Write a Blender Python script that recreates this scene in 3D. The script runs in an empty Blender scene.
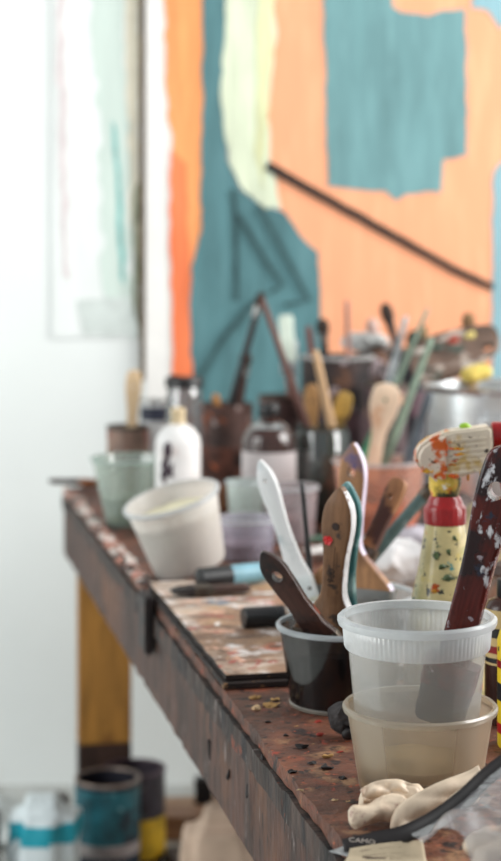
import bpy, bmesh, math, random
from mathutils import Vector, Matrix, noise as mnoise

S = bpy.context.scene
COL = S.collection
rng = random.Random(7)

# ------------------------------------------------------------------ camera
F, HZ, CZ = 1800.0, 240.0, 0.975          # focal length in pixels, horizon row, camera height
cam_d = bpy.data.cameras.new('camera')
cam = bpy.data.objects.new('camera', cam_d); COL.objects.link(cam)
cam_d.sensor_fit = 'VERTICAL'; cam_d.sensor_height = 36.0
cam_d.lens = F / 861 * 36
cam_d.shift_y = (HZ - 430.5) / 861
cam_d.clip_start = 0.02
cam.location = (0, 0, CZ); cam.rotation_euler = (math.pi / 2, 0, 0)
cam_d.dof.use_dof = True; cam_d.dof.focus_distance = 1.36; cam_d.dof.aperture_fstop = 5.4
S.camera = cam

# ------------------------------------------------------------------ light
S.view_settings.view_transform = 'Standard'; S.view_settings.look = 'None'
S.view_settings.gamma = 1; S.view_settings.use_curve_mapping = False
S.view_settings.exposure = 0.33
S.cycles.transparent_max_bounces = 32
W = bpy.data.worlds.new('sky'); S.world = W; W.use_nodes = True
W.node_tree.nodes['Background'].inputs[0].default_value = (0.93, 0.97, 1.0, 1)
W.node_tree.nodes['Background'].inputs[1].default_value = 0.37

def area(name, loc, target, sx, sy, power, col=(1, 1, 1)):
    d = bpy.data.lights.new(name, 'AREA'); d.shape = 'RECTANGLE'; d.size = sx; d.size_y = sy
    d.energy = power; d.color = col
    o = bpy.data.objects.new(name, d); COL.objects.link(o); o.location = loc
    o.rotation_euler = (Vector(target) - Vector(loc)).to_track_quat('-Z', 'Y').to_euler()
    return o
area('window_light', (2.2, 2.0, 1.75), (0, 2.4, 0.75), 1.6, 1.8, 88, (1, 0.99, 0.97))
area('left_fill_light', (-2.3, 1.2, 1.5), (-0.3, 3.2, 0.6), 1.8, 1.8, 40, (0.97, 1, 0.99))  # unseen fill lamp, added to brighten the left of the wall

# ------------------------------------------------------------------ helpers
def C(r, g, b, a=1.0):
    f = lambda c: (c / 255 / 12.92) if c / 255 <= 0.04045 else ((c / 255 + 0.055) / 1.055) ** 2.4
    return (f(r), f(g), f(b), a)

def P(px, py, Y):                      # a point of the room seen at pixel (px, py), Y metres from the camera plane
    return Vector(((px - 250.5) / F * Y, Y, CZ - (py - HZ) / F * Y))
ZT = 0.57                              # table top height
def T(px, py, z=ZT):                   # a point on a horizontal surface at height z
    Y = (CZ - z) * F / (py - HZ)
    return Vector(((px - 250.5) / F * Y, Y, z))

def link(nt, a, b): nt.links.new(a, b)

def mat(name, col, rough=0.5, metal=0.0, var=0.12, scale=25, stretch=(1, 1, 1), spots=(), bump=0.0, bscale=None,
        coat=0.0, spec=0.5, sss=0.0, trans=0.0, ior=1.45):
    m = bpy.data.materials.new(name); m.use_nodes = True
    nt = m.node_tree; N = nt.nodes; b = N['Principled BSDF']
    b.inputs['Roughness'].default_value = rough; b.inputs['Metallic'].default_value = metal
    b.inputs['Coat Weight'].default_value = coat; b.inputs['Specular IOR Level'].default_value = spec
    b.inputs['Transmission Weight'].default_value = trans; b.inputs['IOR'].default_value = ior
    tc = N.new('ShaderNodeTexCoord'); mp = N.new('ShaderNodeMapping')
    mp.inputs['Scale'].default_value = stretch; link(nt, tc.outputs['Object'], mp.inputs['Vector'])
    h = (hash(name) % 97) * 0.37 if False else (sum(map(ord, name)) % 97) * 0.37
    mp.inputs['Location'].default_value = (h, h * 0.7, h * 1.3)
    nz = N.new('ShaderNodeTexNoise'); nz.inputs['Scale'].default_value = scale; nz.inputs['Detail'].default_value = 5
    nz.inputs['Roughness'].default_value = 0.62
    link(nt, mp.outputs[0], nz.inputs['Vector'])
    mx = N.new('ShaderNodeMix'); mx.data_type = 'RGBA'
    mx.inputs[6].default_value = tuple(max(0, c * (1 - var * 2.2)) for c in col[:3]) + (1,)
    mx.inputs[7].default_value = tuple(min(1, c * (1 + var * 1.6)) for c in col[:3]) + (1,)
    rb_ = N.new('ShaderNodeMapRange'); rb_.inputs[1].default_value = 0.32; rb_.inputs[2].default_value = 0.68
    link(nt, nz.outputs[0], rb_.inputs[0]); link(nt, rb_.outputs[0], mx.inputs[0])
    out = mx.outputs[2]
    for i, sp in enumerate(spots):
        sc, th, soft = sp[1], sp[2] - 0.035, sp[3]
        st = sp[4] if len(sp) > 4 else (1, 1, 1)
        mp2 = N.new('ShaderNodeMapping'); mp2.inputs['Scale'].default_value = st
        mp2.inputs['Location'].default_value = (h + 3.1 * i, 1.7 * i, h - 2.3 * i)
        link(nt, tc.outputs['Object'], mp2.inputs['Vector'])
        n2 = N.new('ShaderNodeTexNoise'); n2.inputs['Scale'].default_value = sc; n2.inputs['Detail'].default_value = 7; n2.inputs['Roughness'].default_value = 0.6
        link(nt, mp2.outputs[0], n2.inputs['Vector'])
        r = N.new('ShaderNodeMapRange'); r.inputs[1].default_value = th; r.inputs[2].default_value = th + soft
        link(nt, n2.outputs[0], r.inputs[0])
        m2 = N.new('ShaderNodeMix'); m2.data_type = 'RGBA'; m2.inputs[7].default_value = sp[0]
        link(nt, r.outputs[0], m2.inputs[0]); link(nt, out, m2.inputs[6]); out = m2.outputs[2]
    link(nt, out, b.inputs['Base Color'])
    if bump:
        n3 = N.new('ShaderNodeTexNoise'); n3.inputs['Scale'].default_value = bscale or scale * 3; n3.inputs['Detail'].default_value = 6
        link(nt, mp.outputs[0], n3.inputs['Vector'])
        bp = N.new('ShaderNodeBump'); bp.inputs['Strength'].default_value = bump; bp.inputs['Distance'].default_value = 0.003
        link(nt, n3.outputs[0], bp.inputs['Height']); link(nt, bp.outputs[0], b.inputs['Normal'])
    return m

def plastic(name, col, cover=0.3, rough=0.3, gloss=0.06, stain=None, transl=0.55):
    """thin translucent plastic or film: part see-through, part milky"""
    m = bpy.data.materials.new(name); m.use_nodes = True
    nt = m.node_tree; N = nt.nodes; N.remove(N['Principled BSDF']); outn = N['Material Output']
    tr = N.new('ShaderNodeBsdfTransparent'); di = N.new('ShaderNodeBsdfDiffuse'); tl = N.new('ShaderNodeBsdfTranslucent')
    gl = N.new('ShaderNodeBsdfGlossy'); gl.inputs['Roughness'].default_value = rough
    tr.inputs[0].default_value = tuple(0.6 + 0.4 * c for c in col[:3]) + (1,)
    tc = N.new('ShaderNodeTexCoord'); nz = N.new('ShaderNodeTexNoise'); nz.inputs['Scale'].default_value = 22; nz.inputs['Detail'].default_value = 5
    link(nt, tc.outputs['Object'], nz.inputs['Vector'])
    mx = N.new('ShaderNodeMix'); mx.data_type = 'RGBA'; mx.inputs[6].default_value = col; mx.inputs[7].default_value = stain or col
    link(nt, nz.outputs[0], mx.inputs[0])
    link(nt, mx.outputs[2], di.inputs[0]); link(nt, mx.outputs[2], tl.inputs[0])
    a = N.new('ShaderNodeMixShader'); a.inputs[0].default_value = transl; link(nt, di.outputs[0], a.inputs[1]); link(nt, tl.outputs[0], a.inputs[2])
    mr = N.new('ShaderNodeMapRange'); mr.inputs[1].default_value = 0.3; mr.inputs[2].default_value = 0.7
    mr.inputs[3].default_value = cover * 0.8; mr.inputs[4].default_value = min(1, cover * 1.2)
    link(nt, nz.outputs[0], mr.inputs[0])
    b = N.new('ShaderNodeMixShader'); link(nt, mr.outputs[0], b.inputs[0]); link(nt, tr.outputs[0], b.inputs[1]); link(nt, a.outputs[0], b.inputs[2])
    lw = N.new('ShaderNodeLayerWeight'); lw.inputs[0].default_value = 0.35
    mm = N.new('ShaderNodeMath'); mm.operation = 'MULTIPLY_ADD'; mm.inputs[1].default_value = 0.25; mm.inputs[2].default_value = gloss
    link(nt, lw.outputs['Fresnel'], mm.inputs[0])
    c = N.new('ShaderNodeMixShader'); link(nt, mm.outputs[0], c.inputs[0]); link(nt, b.outputs[0], c.inputs[1]); link(nt, gl.outputs[0], c.inputs[2])
    link(nt, c.outputs[0], outn.inputs[0])
    return m

def tag(o, label=None, cat=None, group=None, kind=None):
    if label: o['label'] = label
    if cat: o['category'] = cat
    if group: o['group'] = group
    if kind: o['kind'] = kind
    return o

def mesh(name, vf, m, parent=None, loc=None, smooth=True, angle=40):
    v, f = vf[0], vf[1]
    me = bpy.data.meshes.new(name); me.from_pydata([tuple(x) for x in v], [], f); me.update()
    bm = bmesh.new(); bm.from_mesh(me); bmesh.ops.recalc_face_normals(bm, faces=bm.faces)
    if smooth:
        for fc in bm.faces: fc.smooth = True
        ca = math.radians(angle)
        for e in bm.edges:
            if len(e.link_faces) == 2 and e.calc_face_angle(0) > ca: e.smooth = False
    bm.to_mesh(me); bm.free()
    for mm in (m if isinstance(m, (list, tuple)) else [m]): me.materials.append(mm)
    o = bpy.data.objects.new(name, me); COL.objects.link(o)
    if parent: o.parent = parent
    if loc is not None: o.location = loc
    return o

def thing(name, label, cat, loc=(0, 0, 0), group=None, mtx=None, kind=None):
    o = bpy.data.objects.new(name, None); COL.objects.link(o); o.empty_display_size = 0.03
    if mtx is not None: o.matrix_world = mtx
    else: o.location = loc
    return tag(o, label, cat, group, kind)

def box(x0, x1, y0, y1, z0, z1, bev=0.0):
    bm = bmesh.new(); bmesh.ops.create_cube(bm, size=1)
    for v in bm.verts:
        v.co = Vector(((x0 + x1) / 2 + v.co.x * (x1 - x0), (y0 + y1) / 2 + v.co.y * (y1 - y0), (z0 + z1) / 2 + v.co.z * (z1 - z0)))
    if bev: bmesh.ops.bevel(bm, geom=bm.edges[:], offset=bev, segments=2, affect='EDGES')
    r = ([v.co.copy() for v in bm.verts], [[v.index for v in f.verts] for f in bm.faces]); bm.free(); return r

def join(*vfs):
    V, Fc = [], []
    for v, f in vfs:
        n = len(V); V += list(v); Fc += [[i + n for i in x] for x in f]
    return V, Fc

def lathe(prof, seg=48, mod=None, cap0=False, cap1=False):
    V, Fc = [], []
    for (r, z) in prof:
        for i in range(seg):
            a = 2 * math.pi * i / seg; rr = r + (mod(i, z) if mod else 0)
            V.append(Vector((rr * math.cos(a), rr * math.sin(a), z)))
    for k in range(len(prof) - 1):
        for i in range(seg):
            j = (i + 1) % seg
            Fc.append([k * seg + i, k * seg + j, (k + 1) * seg + j, (k + 1) * seg + i])
    if cap0: Fc.append(list(range(seg)))
    if cap1: Fc.append([(len(prof) - 1) * seg + i for i in range(seg)])
    return V, Fc

def smoothpath(pts, n):
    """Catmull-Rom through tuples of any length"""
    out = []; k = len(pts) - 1
    for s in range(n + 1):
        u = s / n * k; i = min(int(u), k - 1); t = u - i
        p = [pts[max(i - 1, 0)], pts[i], pts[i + 1], pts[min(i + 2, k)]]
        out.append(tuple(0.5 * ((2 * b) + (-a + c) * t + (2 * a - 5 * b + 4 * c - d) * t * t + (-a + 3 * b - 3 * c + d) * t ** 3)
                         for a, b, c, d in zip(*p)))
    return out

def tube(pts, radii, seg=12, caps=True):
    V, Fc = [], []; n = len(pts); pts = [Vector(p) for p in pts]
    up = Vector((0, 0, 1))
    for k in range(n):
        d = (pts[min(k + 1, n - 1)] - pts[max(k - 1, 0)]).normalized()
        x = d.cross(up if abs(d.z) < 0.95 else Vector((0, 1, 0))).normalized(); y = d.cross(x).normalized()
        r = radii[k] if isinstance(radii, (list, tuple)) else radii
        for i in range(seg):
            a = 2 * math.pi * i / seg
            V.append(pts[k] + x * (r * math.cos(a)) + y * (r * math.sin(a)))
    for k in range(n - 1):
        for i in range(seg):
            j = (i + 1) % seg; Fc.append([k * seg + i, k * seg + j, (k + 1) * seg + j, (k + 1) * seg + i])
    if caps: Fc.append(list(range(seg))); Fc.append([(n - 1) * seg + i for i in range(seg)])
    return V, Fc

def loft(rows, cn=3):
    """rows: (z, half width, half thickness, x offset); rounded-rectangle sections"""
    V, Fc = [], []
    for (z, w, t, ox) in rows:
        r = min(w, t) * 0.42
        for (sx, sy, a0) in ((1, 1, 0), (-1, 1, 90), (-1, -1, 180), (1, -1, 270)):
            for k in range(cn):
                a = math.radians(a0 + 90 * k / (cn - 1))
                V.append(Vector((ox + sx * (w - r) + r * math.cos(a), sy * (t - r) + r * math.sin(a), z)))
    s = 4 * cn
    for k in range(len(rows) - 1):
        for i in range(s):
            j = (i + 1) % s; Fc.append([k * s + i, k * s + j, (k + 1) * s + j, (k + 1) * s + i])
    Fc.append(list(range(s))); Fc.append([(len(rows) - 1) * s + i for i in range(s)])
    return V, Fc

def prism(outline, y0, y1):
    """outline in local x,z extruded along y"""
    n = len(outline); V = [Vector((x, y0, z)) for x, z in outline] + [Vector((x, y1, z)) for x, z in outline]
    return V, [list(range(n)), list(range(n, 2 * n))] + [[i, (i + 1) % n, n + (i + 1) % n, n + i] for i in range(n)]

def evaluated(o):
    dg = bpy.context.evaluated_depsgraph_get(); dg.update()
    me = bpy.data.meshes.new_from_object(o.evaluated_get(dg)); return me

def remesh(vf, voxel, smooth_it=4):
    me = bpy.data.meshes.new('tmp'); me.from_pydata([tuple(x) for x in vf[0]], [], vf[1])
    o = bpy.data.objects.new('tmp', me); COL.objects.link(o)
    md = o.modifiers.new('r', 'REMESH'); md.mode = 'VOXEL'; md.voxel_size = voxel
    sm = o.modifiers.new('s', 'SMOOTH'); sm.iterations = smooth_it; sm.factor = 0.5
    e = evaluated(o); r = ([v.co.copy() for v in e.vertices], [list(p.vertices) for p in e.polygons])
    bpy.data.objects.remove(o); bpy.data.meshes.remove(me); bpy.data.meshes.remove(e)
    return r

def cut(o, cutter_vf):
    """cut a hole through a mesh, for good"""
    me = bpy.data.meshes.new('c'); me.from_pydata([tuple(x) for x in cutter_vf[0]], [], cutter_vf[1])
    bm = bmesh.new(); bm.from_mesh(me); bmesh.ops.recalc_face_normals(bm, faces=bm.faces); bm.to_mesh(me); bm.free()
    c = bpy.data.objects.new('c', me); COL.objects.link(c)
    par = o.parent; o.parent = None; mb = o.matrix_basis.copy(); o.matrix_basis = Matrix()
    md = o.modifiers.new('b', 'BOOLEAN'); md.object = c; md.operation = 'DIFFERENCE'; md.solver = 'EXACT'
    e = evaluated(o); o.modifiers.remove(md); old = o.data; o.data = e
    bpy.data.objects.remove(c); bpy.data.meshes.remove(me); bpy.data.meshes.remove(old)
    o.parent = par; o.matrix_basis = mb

def fractal(p, sc, octv=3): return mnoise.fractal(Vector(p) * sc, 1.0, 2.0, octv)

def crumple(vf, amp, sc, seed=0, ridge=False):
    V = []
    off = Vector((seed * 7.1, seed * 3.3, seed * 5.7))
    for v in vf[0]:
        d = Vector((mnoise.noise(v * sc + off), mnoise.noise(v * sc + off + Vector((31, 7, 3))), mnoise.noise(v * sc + off + Vector((5, 43, 11)))))
        if ridge: d = d - 0.5 * d.normalized() * abs(mnoise.noise(v * sc * 2 + off))
        V.append(v + d * amp)
    return V, vf[1]

def ball(c, r, sub=2, sq=(1, 1, 1)):
    bm = bmesh.new(); bmesh.ops.create_icosphere(bm, subdivisions=sub, radius=1)
    V = [Vector(c) + Vector((v.co.x * r * sq[0], v.co.y * r * sq[1], v.co.z * r * sq[2])) for v in bm.verts]
    Fc = [[v.index for v in f.verts] for f in bm.faces]; bm.free(); return V, Fc

def capsule(a, b, r0, r1=None, seg=12):
    a, b = Vector(a), Vector(b); r1 = r1 or r0; d = (b - a).normalized()
    pts, rad = [], []
    for k in range(1, 5):
        an = math.pi / 2 * k / 4; pts.append(a - d * (r0 * math.cos(an))); rad.append(r0 * math.sin(an))
    for k in range(1, 6): pts.append(a.lerp(b, k / 6)); rad.append(r0 + (r1 - r0) * k / 6)
    for k in range(0, 4):
        an = math.pi / 2 * k / 4; pts.append(b + d * (r1 * math.sin(an))); rad.append(r1 * math.cos(an))
    return tube(pts, rad, seg)

def text_mesh(s, size):
    cu = bpy.data.curves.new('t', 'FONT'); cu.body = s; cu.size = size; cu.extrude = 0.0001; cu.align_x = 'CENTER'; cu.align_y = 'CENTER'
    o = bpy.data.objects.new('t', cu); COL.objects.link(o)
    e = evaluated(o); r = ([v.co.copy() for v in e.vertices], [list(p.vertices) for p in e.polygons])
    bpy.data.objects.remove(o); bpy.data.curves.remove(cu); bpy.data.meshes.remove(e); return r

def frame_between(base, tip, xdir):
    z = (Vector(tip) - Vector(base)).normalized(); x = Vector(xdir); x = (x - z * x.dot(z)).normalized(); y = z.cross(x)
    m = Matrix((x, y, z)).transposed().to_4x4(); m.translation = base; return m

# ------------------------------------------------------------------ materials
M = {}
M['wall'] = mat('wall_paint', C(232, 236, 234), 0.85, var=0.012, scale=3)
M['floor'] = mat('floor_canvas', C(196, 198, 194), 0.8, var=0.08, scale=6, spots=[(C(150, 140, 128), 9, 0.6, 0.1)])
M['metal'] = mat('dull_steel', C(170, 170, 168), 0.32, 1.0, var=0.1, scale=30)
M['steel_dark'] = mat('tarnished_steel', C(96, 88, 80), 0.45, 0.85, var=0.25, scale=60, spots=[(C(70, 45, 28), 70, 0.56, 0.1)])
M['black'] = mat('black_plastic', C(22, 22, 24), 0.4, var=0.15)
M['white_plastic'] = mat('white_plastic', C(230, 230, 226), 0.35, var=0.03)
M['crumb'] = mat('dark_paint_crumb', C(30, 24, 24), 0.6, var=0.3, scale=80)
M['bristle'] = mat('dark_bristle', C(52, 38, 30), 0.8, var=0.35, scale=120, stretch=(6, 6, 0.4))
M['bristle_pale'] = mat('pale_bristle', C(206, 206, 190), 0.8, var=0.15, scale=120, stretch=(6, 6, 0.4))
def wood(name, col, dark=0.25, spots=(), rough=0.55, scale=14, stretch=(9, 9, 1), bump=0.15):
    return mat(name, col, rough, var=dark, scale=scale, stretch=stretch, spots=spots, bump=bump)

# ------------------------------------------------------------------ setting
tag(mesh('wall_back', box(-3, 3.2, 3.22, 3.34, 0, 2.8), M['wall'], smooth=False), 'plain white studio wall behind the paintings', kind='structure')
tag(mesh('floor', box(-3, 3.2, -1.5, 3.22, -0.05, -0.0005), M['floor'], smooth=False), 'pale paint-marked studio floor', kind='structure')

# ------------------------------------------------------------------ paintings on the wall
YW = 3.22
def paint_mat(name, col, var=0.08):
    return mat(name, col, 0.6, var=var, scale=10, stretch=(3, 1, 0.5), spots=[(tuple(min(1, c * 1.14 + 0.012) for c in col[:3]) + (1,), 16, 0.55, 0.15, (3, 1, 0.35))], bump=0.12, bscale=120)
M['canvas'] = mat('raw_canvas', C(236, 234, 230), 0.8, var=0.02, scale=20)
def patch(name, pts, m, parent, y, wob=0.0, th=0.0015):
    """one field of paint, a thin slab with a wobbly brushed edge; points as pixels on the wall plane"""
    W3 = [P(px, py, YW) for px, py in pts]; out = []
    n = len(W3)
    for i in range(n):
        a, b = W3[i], W3[(i + 1) % n]; k = max(1, int((b - a).length / 0.012))
        for j in range(k):
            p = a.lerp(b, j / k)
            out.append((p.x + wob * mnoise.noise(Vector((p.x * 40, p.z * 40, y * 900))), p.z + wob * mnoise.noise(Vector((p.x * 40, p.z * 40, y * 900 + 9)))))
    return mesh(name, prism(out, y - th, y), m, parent, smooth=False)

pa = thing('abstract_painting', 'large abstract painting in orange, peach and teal with charcoal lines', 'painting', (0, 0, 0))
yb = YW - 0.022
a, b = P(146, -160, YW), P(620, 428, YW)
mesh('canvas', box(a.x, b.x, yb, YW - 0.001, b.z, a.z, 0.002), M['canvas'], pa, smooth=False)
M['orange'] = paint_mat('orange_paint', C(246, 158, 98)); M['redorange'] = paint_mat('red_orange_paint', C(246, 128, 80))
M['peach'] = paint_mat('peach_paint', C(246, 170, 129), 0.022); M['teal'] = paint_mat('teal_paint', C(84, 126, 131), 0.1)
M['teal2'] = paint_mat('pale_teal_paint', C(110, 152, 155), 0.09); M['palegreen'] = paint_mat('pale_green_paint', C(212, 220, 194), 0.1)
M['skyblue'] = paint_mat('dusty_blue_paint', C(140, 180, 190), 0.06); M['charcoal'] = mat('charcoal_line', C(30, 28, 28), 0.8, var=0.2)
M['charcoal_soft'] = mat('faint_charcoal', C(56, 84, 86), 0.8, var=0.15); M['cream_paint'] = paint_mat('cream_streak', C(220, 222, 176), 0.08)
patch('orange_field', [(165, -160), (206, -160), (206, 130), (203, 235), (194, 300), (198, 428), (178, 428), (174, 330), (171, 230), (173, 150), (166, 80)], M['orange'], pa, yb, 0.006)
patch('red_orange_field', [(172, 150), (186, 165), (190, 250), (192, 320), (198, 428), (174, 428), (173, 330), (170, 230)], M['redorange'], pa, yb - 0.0012, 0.004)
patch('peach_field', [(268, -160), (620, -160), (620, 428), (310, 428), (312, 260), (280, 210), (268, 160)], M['peach'], pa, yb, 0.003)
patch('teal_field', [(204, -160), (228, -160), (226, 160), (240, 190), (262, 205), (284, 212), (300, 236), (318, 252), (321, 335), (321, 428), (196, 428), (191, 340), (192, 265), (201, 232), (203, 100)], M['teal'], pa, yb - 0.0016, 0.004)
patch('pale_green_field', [(227, -160), (278, -160), (275, 40), (269, 120), (272, 172), (281, 207), (266, 208), (246, 192), (230, 165), (220, 95), (226, 30)], M['palegreen'], pa, yb - 0.0032, 0.006)
patch('cream_streak', [(258, -160), (274, -160), (272, 40), (266, 130), (262, 190), (255, 150), (258, 60)], M['cream_paint'], pa, yb - 0.0044, 0.005)
patch('teal_block', [(319, -160), (391, -160), (391, 8), (400, 14), (425, 16), (464, 10), (466, 156), (442, 160), (439, 192), (404, 194), (396, 201), (384, 192), (327, 187), (325, 80)], M['teal2'], pa, yb - 0.0016, 0.004)
patch('blue_field', [(491, 172), (500, 162), (620, 150), (620, 428), (489, 428), (491, 300)], M['skyblue'], pa, yb - 0.0016, 0.004)
patch('blue_corner', [(466, -160), (620, -160), (620, 25), (497, 30), (488, 14), (470, 10)], M['skyblue'], pa, yb - 0.0016, 0.004)
def stroke(name, pts, w, m, y):
    L, R = [], []
    for i, (x, yy) in enumerate(pts):
        x0, y0 = pts[max(i - 1, 0)]; x1, y1 = pts[min(i + 1, len(pts) - 1)]
        l = math.hypot(x1 - x0, y1 - y0); nx, ny = -(y1 - y0) / l, (x1 - x0) / l
        ww = (w[0] + (w[1] - w[0]) * i / (len(pts) - 1)) / 2
        L.append((x + nx * ww, yy + ny * ww)); R.append((x - nx * ww, yy - ny * ww))
    patch(name, L + R[::-1], m, pa, y, 0.001, 0.001)
stroke('charcoal_stroke', [(267, 166), (300, 185), (380, 229), (450, 268), (491, 287)], (9, 6.5), M['charcoal'], yb - 0.0062)
stroke('charcoal_line', [(234, 190), (236, 230), (237, 300)], (4, 4), M['charcoal_soft'], yb - 0.0062)
stroke('charcoal_line', [(238, 215), (262, 255), (282, 285), (270, 292)], (5, 4), M['charcoal_soft'], yb - 0.0074)
stroke('charcoal_line', [(258, 205), (285, 255), (308, 300), (284, 304)], (5, 4), M['charcoal_soft'], yb - 0.0086)
stroke('charcoal_line', [(255, 300), (225, 335), (200, 375), (194, 410)], (5, 4), M['charcoal_soft'], yb - 0.0098)

pb = thing('pale_canvas', 'mostly white canvas with faint green, pink and teal vertical strokes', 'painting', (0, 0, 0))
a, b = P(52, -160, YW), P(140, 338, YW)
mesh('canvas', box(a.x, b.x, YW - 0.004, YW - 0.001, b.z, a.z, 0.001), mat('washed_canvas', C(232, 236, 234), 0.8, var=0.03, scale=8, stretch=(3, 1, 0.5)), pb, smooth=False)
a, b = P(140.3, -160, YW), P(145.2, 380, YW)
mesh('wooden_batten', box(a.x, b.x, YW - 0.012, YW - 0.001, b.z, a.z, 0.001), wood('batten_wood', C(112, 88, 62)), pb, smooth=False)
yp = YW - 0.004
patch('pale_green_stroke', [(84, -160), (118, -160), (128, 120), (130, 330), (104, 330), (100, 150)], mat('wash_green', C(208, 222, 214), 0.8, var=0.04, scale=8, stretch=(3, 1, .4)), pb, yp, 0.012, 0.0008)
patch('cream_stroke', [(122, -160), (139, -160), (139, 270), (131, 230), (128, 120)], mat('wash_cream', C(220, 214, 194), 0.8, var=0.05), pb, yp, 0.006, 0.0008)
patch('pink_stroke', [(55, -160), (61, -160), (66, 120), (69, 280), (63, 275), (58, 120)], mat('wash_pink', C(222, 212, 212), 0.8, var=0.04), pb, yp, 0.008, 0.0008)
patch('teal_drip', [(113, 120), (118, 130), (124, 240), (125, 285), (120, 278), (117, 220)], mat('wash_teal', C(140, 196, 190), 0.8, var=0.1), pb, yp - 0.0009, 0.004, 0.0008)
patch('grey_wash', [(78, 300), (139, 296), (139, 336), (85, 336)], mat('wash_grey', C(206, 214, 210), 0.8, var=0.06), pb, yp - 0.0006, 0.01, 0.0005)
patch('olive_stroke', [(134, 190), (139, 180), (139, 336), (133, 300)], mat('wash_olive', C(140, 146, 126), 0.8, var=0.15), pb, yp - 0.0009, 0.006, 0.0008)

# ------------------------------------------------------------------ work table
P0 = T(62, 487); TU = Vector((0.2065, -0.9785, 0)); TV = Vector((0.9785, 0.2065, 0))
tm = Matrix((TV, -TU, Vector((0, 0, 1)))).transposed().to_4x4(); tm.translation = Vector((P0.x, P0.y, 0))
# table frame: x to the right along the back edge, y = -t (towards the camera is negative), z up
def tab(v, t, z): return Vector((P0.x, P0.y, 0)) + TV * v + TU * t + Vector((0, 0, z))
def table_coords(p): d = Vector((p.x - P0.x, p.y - P0.y, 0)); return d.dot(TV), d.dot(TU)
LT, WT = 2.1, 1.05
M['tabletop'] = mat('paint_worn_tabletop', C(102, 62, 46), 0.6, var=0.34, scale=22, bump=0.7, bscale=110,
    spots=[(C(54, 38, 32), 9, 0.53, 0.14), (C(118, 70, 48), 14, 0.55, 0.16), (C(140, 68, 42), 22, 0.61, 0.12), (C(150, 112, 80), 30, 0.62, 0.10), (C(40, 28, 26), 50, 0.62, 0.05), (C(146, 54, 36), 60, 0.68, 0.06),
           (C(186, 146, 90), 90, 0.70, 0.04), (C(22, 18, 20), 95, 0.67, 0.04), (C(170, 82, 50), 130, 0.665, 0.05), (C(58, 40, 34), 170, 0.62, 0.06), (C(206, 190, 172), 130, 0.74, 0.03)])
M['apron'] = mat('weathered_apron_wood', C(76, 50, 40), 0.6, var=0.36, scale=9, stretch=(1, 2.4, 1.0), bump=0.7, bscale=40,
    spots=[(C(50, 34, 30), 12, 0.55, 0.14, (1, 3, 1)), (C(108, 70, 48), 6, 0.56, 0.15), (C(132, 120, 116), 30, 0.68, 0.05, (1, 3.2, 0.8)), (C(18, 14, 14), 26, 0.675, 0.03, (1, 2.6, 0.6)), (C(34, 24, 22), 60, 0.65, 0.04, (1, 3, 0.5)), (C(150, 140, 135), 120, 0.74, 0.03)])
M['apron_grey'] = mat('greyed_edge_wood', C(64, 50, 44), 0.65, var=0.42, scale=12, stretch=(1, 2.6, 1.0), bump=0.7, bscale=50,
    spots=[(C(30, 24, 26), 12, 0.54, 0.1, (1, 4, 1)), (C(146, 136, 132), 40, 0.66, 0.05, (1, 3, 0.6)), (C(120, 60, 40), 24, 0.68, 0.06), (C(18, 14, 14), 50, 0.66, 0.04, (1, 3, 0.5))])
tbl = thing('work_table', 'long paint-stained wooden work table with thick side boards', 'table', mtx=tm)
def wavy_box(x0, x1, y0, y1, z0, z1, n=120, amp=0.0015, seed=0.0):
    """board running along y with slightly chipped edges"""
    V, Fc = [], []
    for k in range(n + 1):
        y = y0 + (y1 - y0) * k / n
        for i, (x, z) in enumerate(((x0, z0), (x1, z0), (x1, z1), (x0, z1))):
            d = amp * mnoise.noise(Vector((y * 34 + i * 9, seed, i * 5.0))) + amp * 0.7 * mnoise.noise(Vector((y * 110 + i * 9, seed + 4, i * 3.0)))
            V.append(Vector((x + (d if i in (0, 3) else 0), y, z + (d * 0.7 if x == x0 else 0))))
    for k in range(n):
        for i in range(4): j = (i + 1) % 4; Fc.append([k * 4 + i, k * 4 + j, k * 4 + 4 + j, k * 4 + 4 + i])
    Fc += [[0, 1, 2, 3], [n * 4 + i for i in range(4)]]
    return V, Fc
top = mesh('tabletop', wavy_box(0.004, WT, -LT, 0, ZT - 0.012, ZT - 0.0006, amp=0.002), M['tabletop'], tbl, smooth=False)
mesh('edge_strip', wavy_box(0.0, 0.02, -LT, 0, ZT - 0.034, ZT - 0.0135, amp=0.0022, seed=3), M['apron_grey'], tbl, smooth=False)
ap = mesh('side_board', wavy_box(0.003, 0.02, -LT, 0.0, ZT - 0.108, ZT - 0.035, amp=0.0018, seed=7), M['apron'], tbl, smooth=False)
mesh('side_board', box(WT - 0.04, WT, -LT, 0, ZT - 0.108, ZT - 0.0125), M['apron'], tbl, smooth=False)
mesh('end_board', box(0.0215, WT - 0.041, -0.02, 0, ZT - 0.108, ZT - 0.0125), M['apron'], tbl, smooth=False)
mesh('end_board', box(0.0215, WT - 0.041, -LT, -LT + 0.04, ZT - 0.108, ZT - 0.0125), M['apron'], tbl, smooth=False)
M['leg'] = wood('ochre_leg_wood', C(168, 118, 52), 0.16, spots=[(C(120, 78, 36), 12, 0.58, 0.15)], scale=8, stretch=(8, 8, 1))
M['foot'] = wood('dark_foot_wood', C(62, 42, 34), 0.3)
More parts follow.
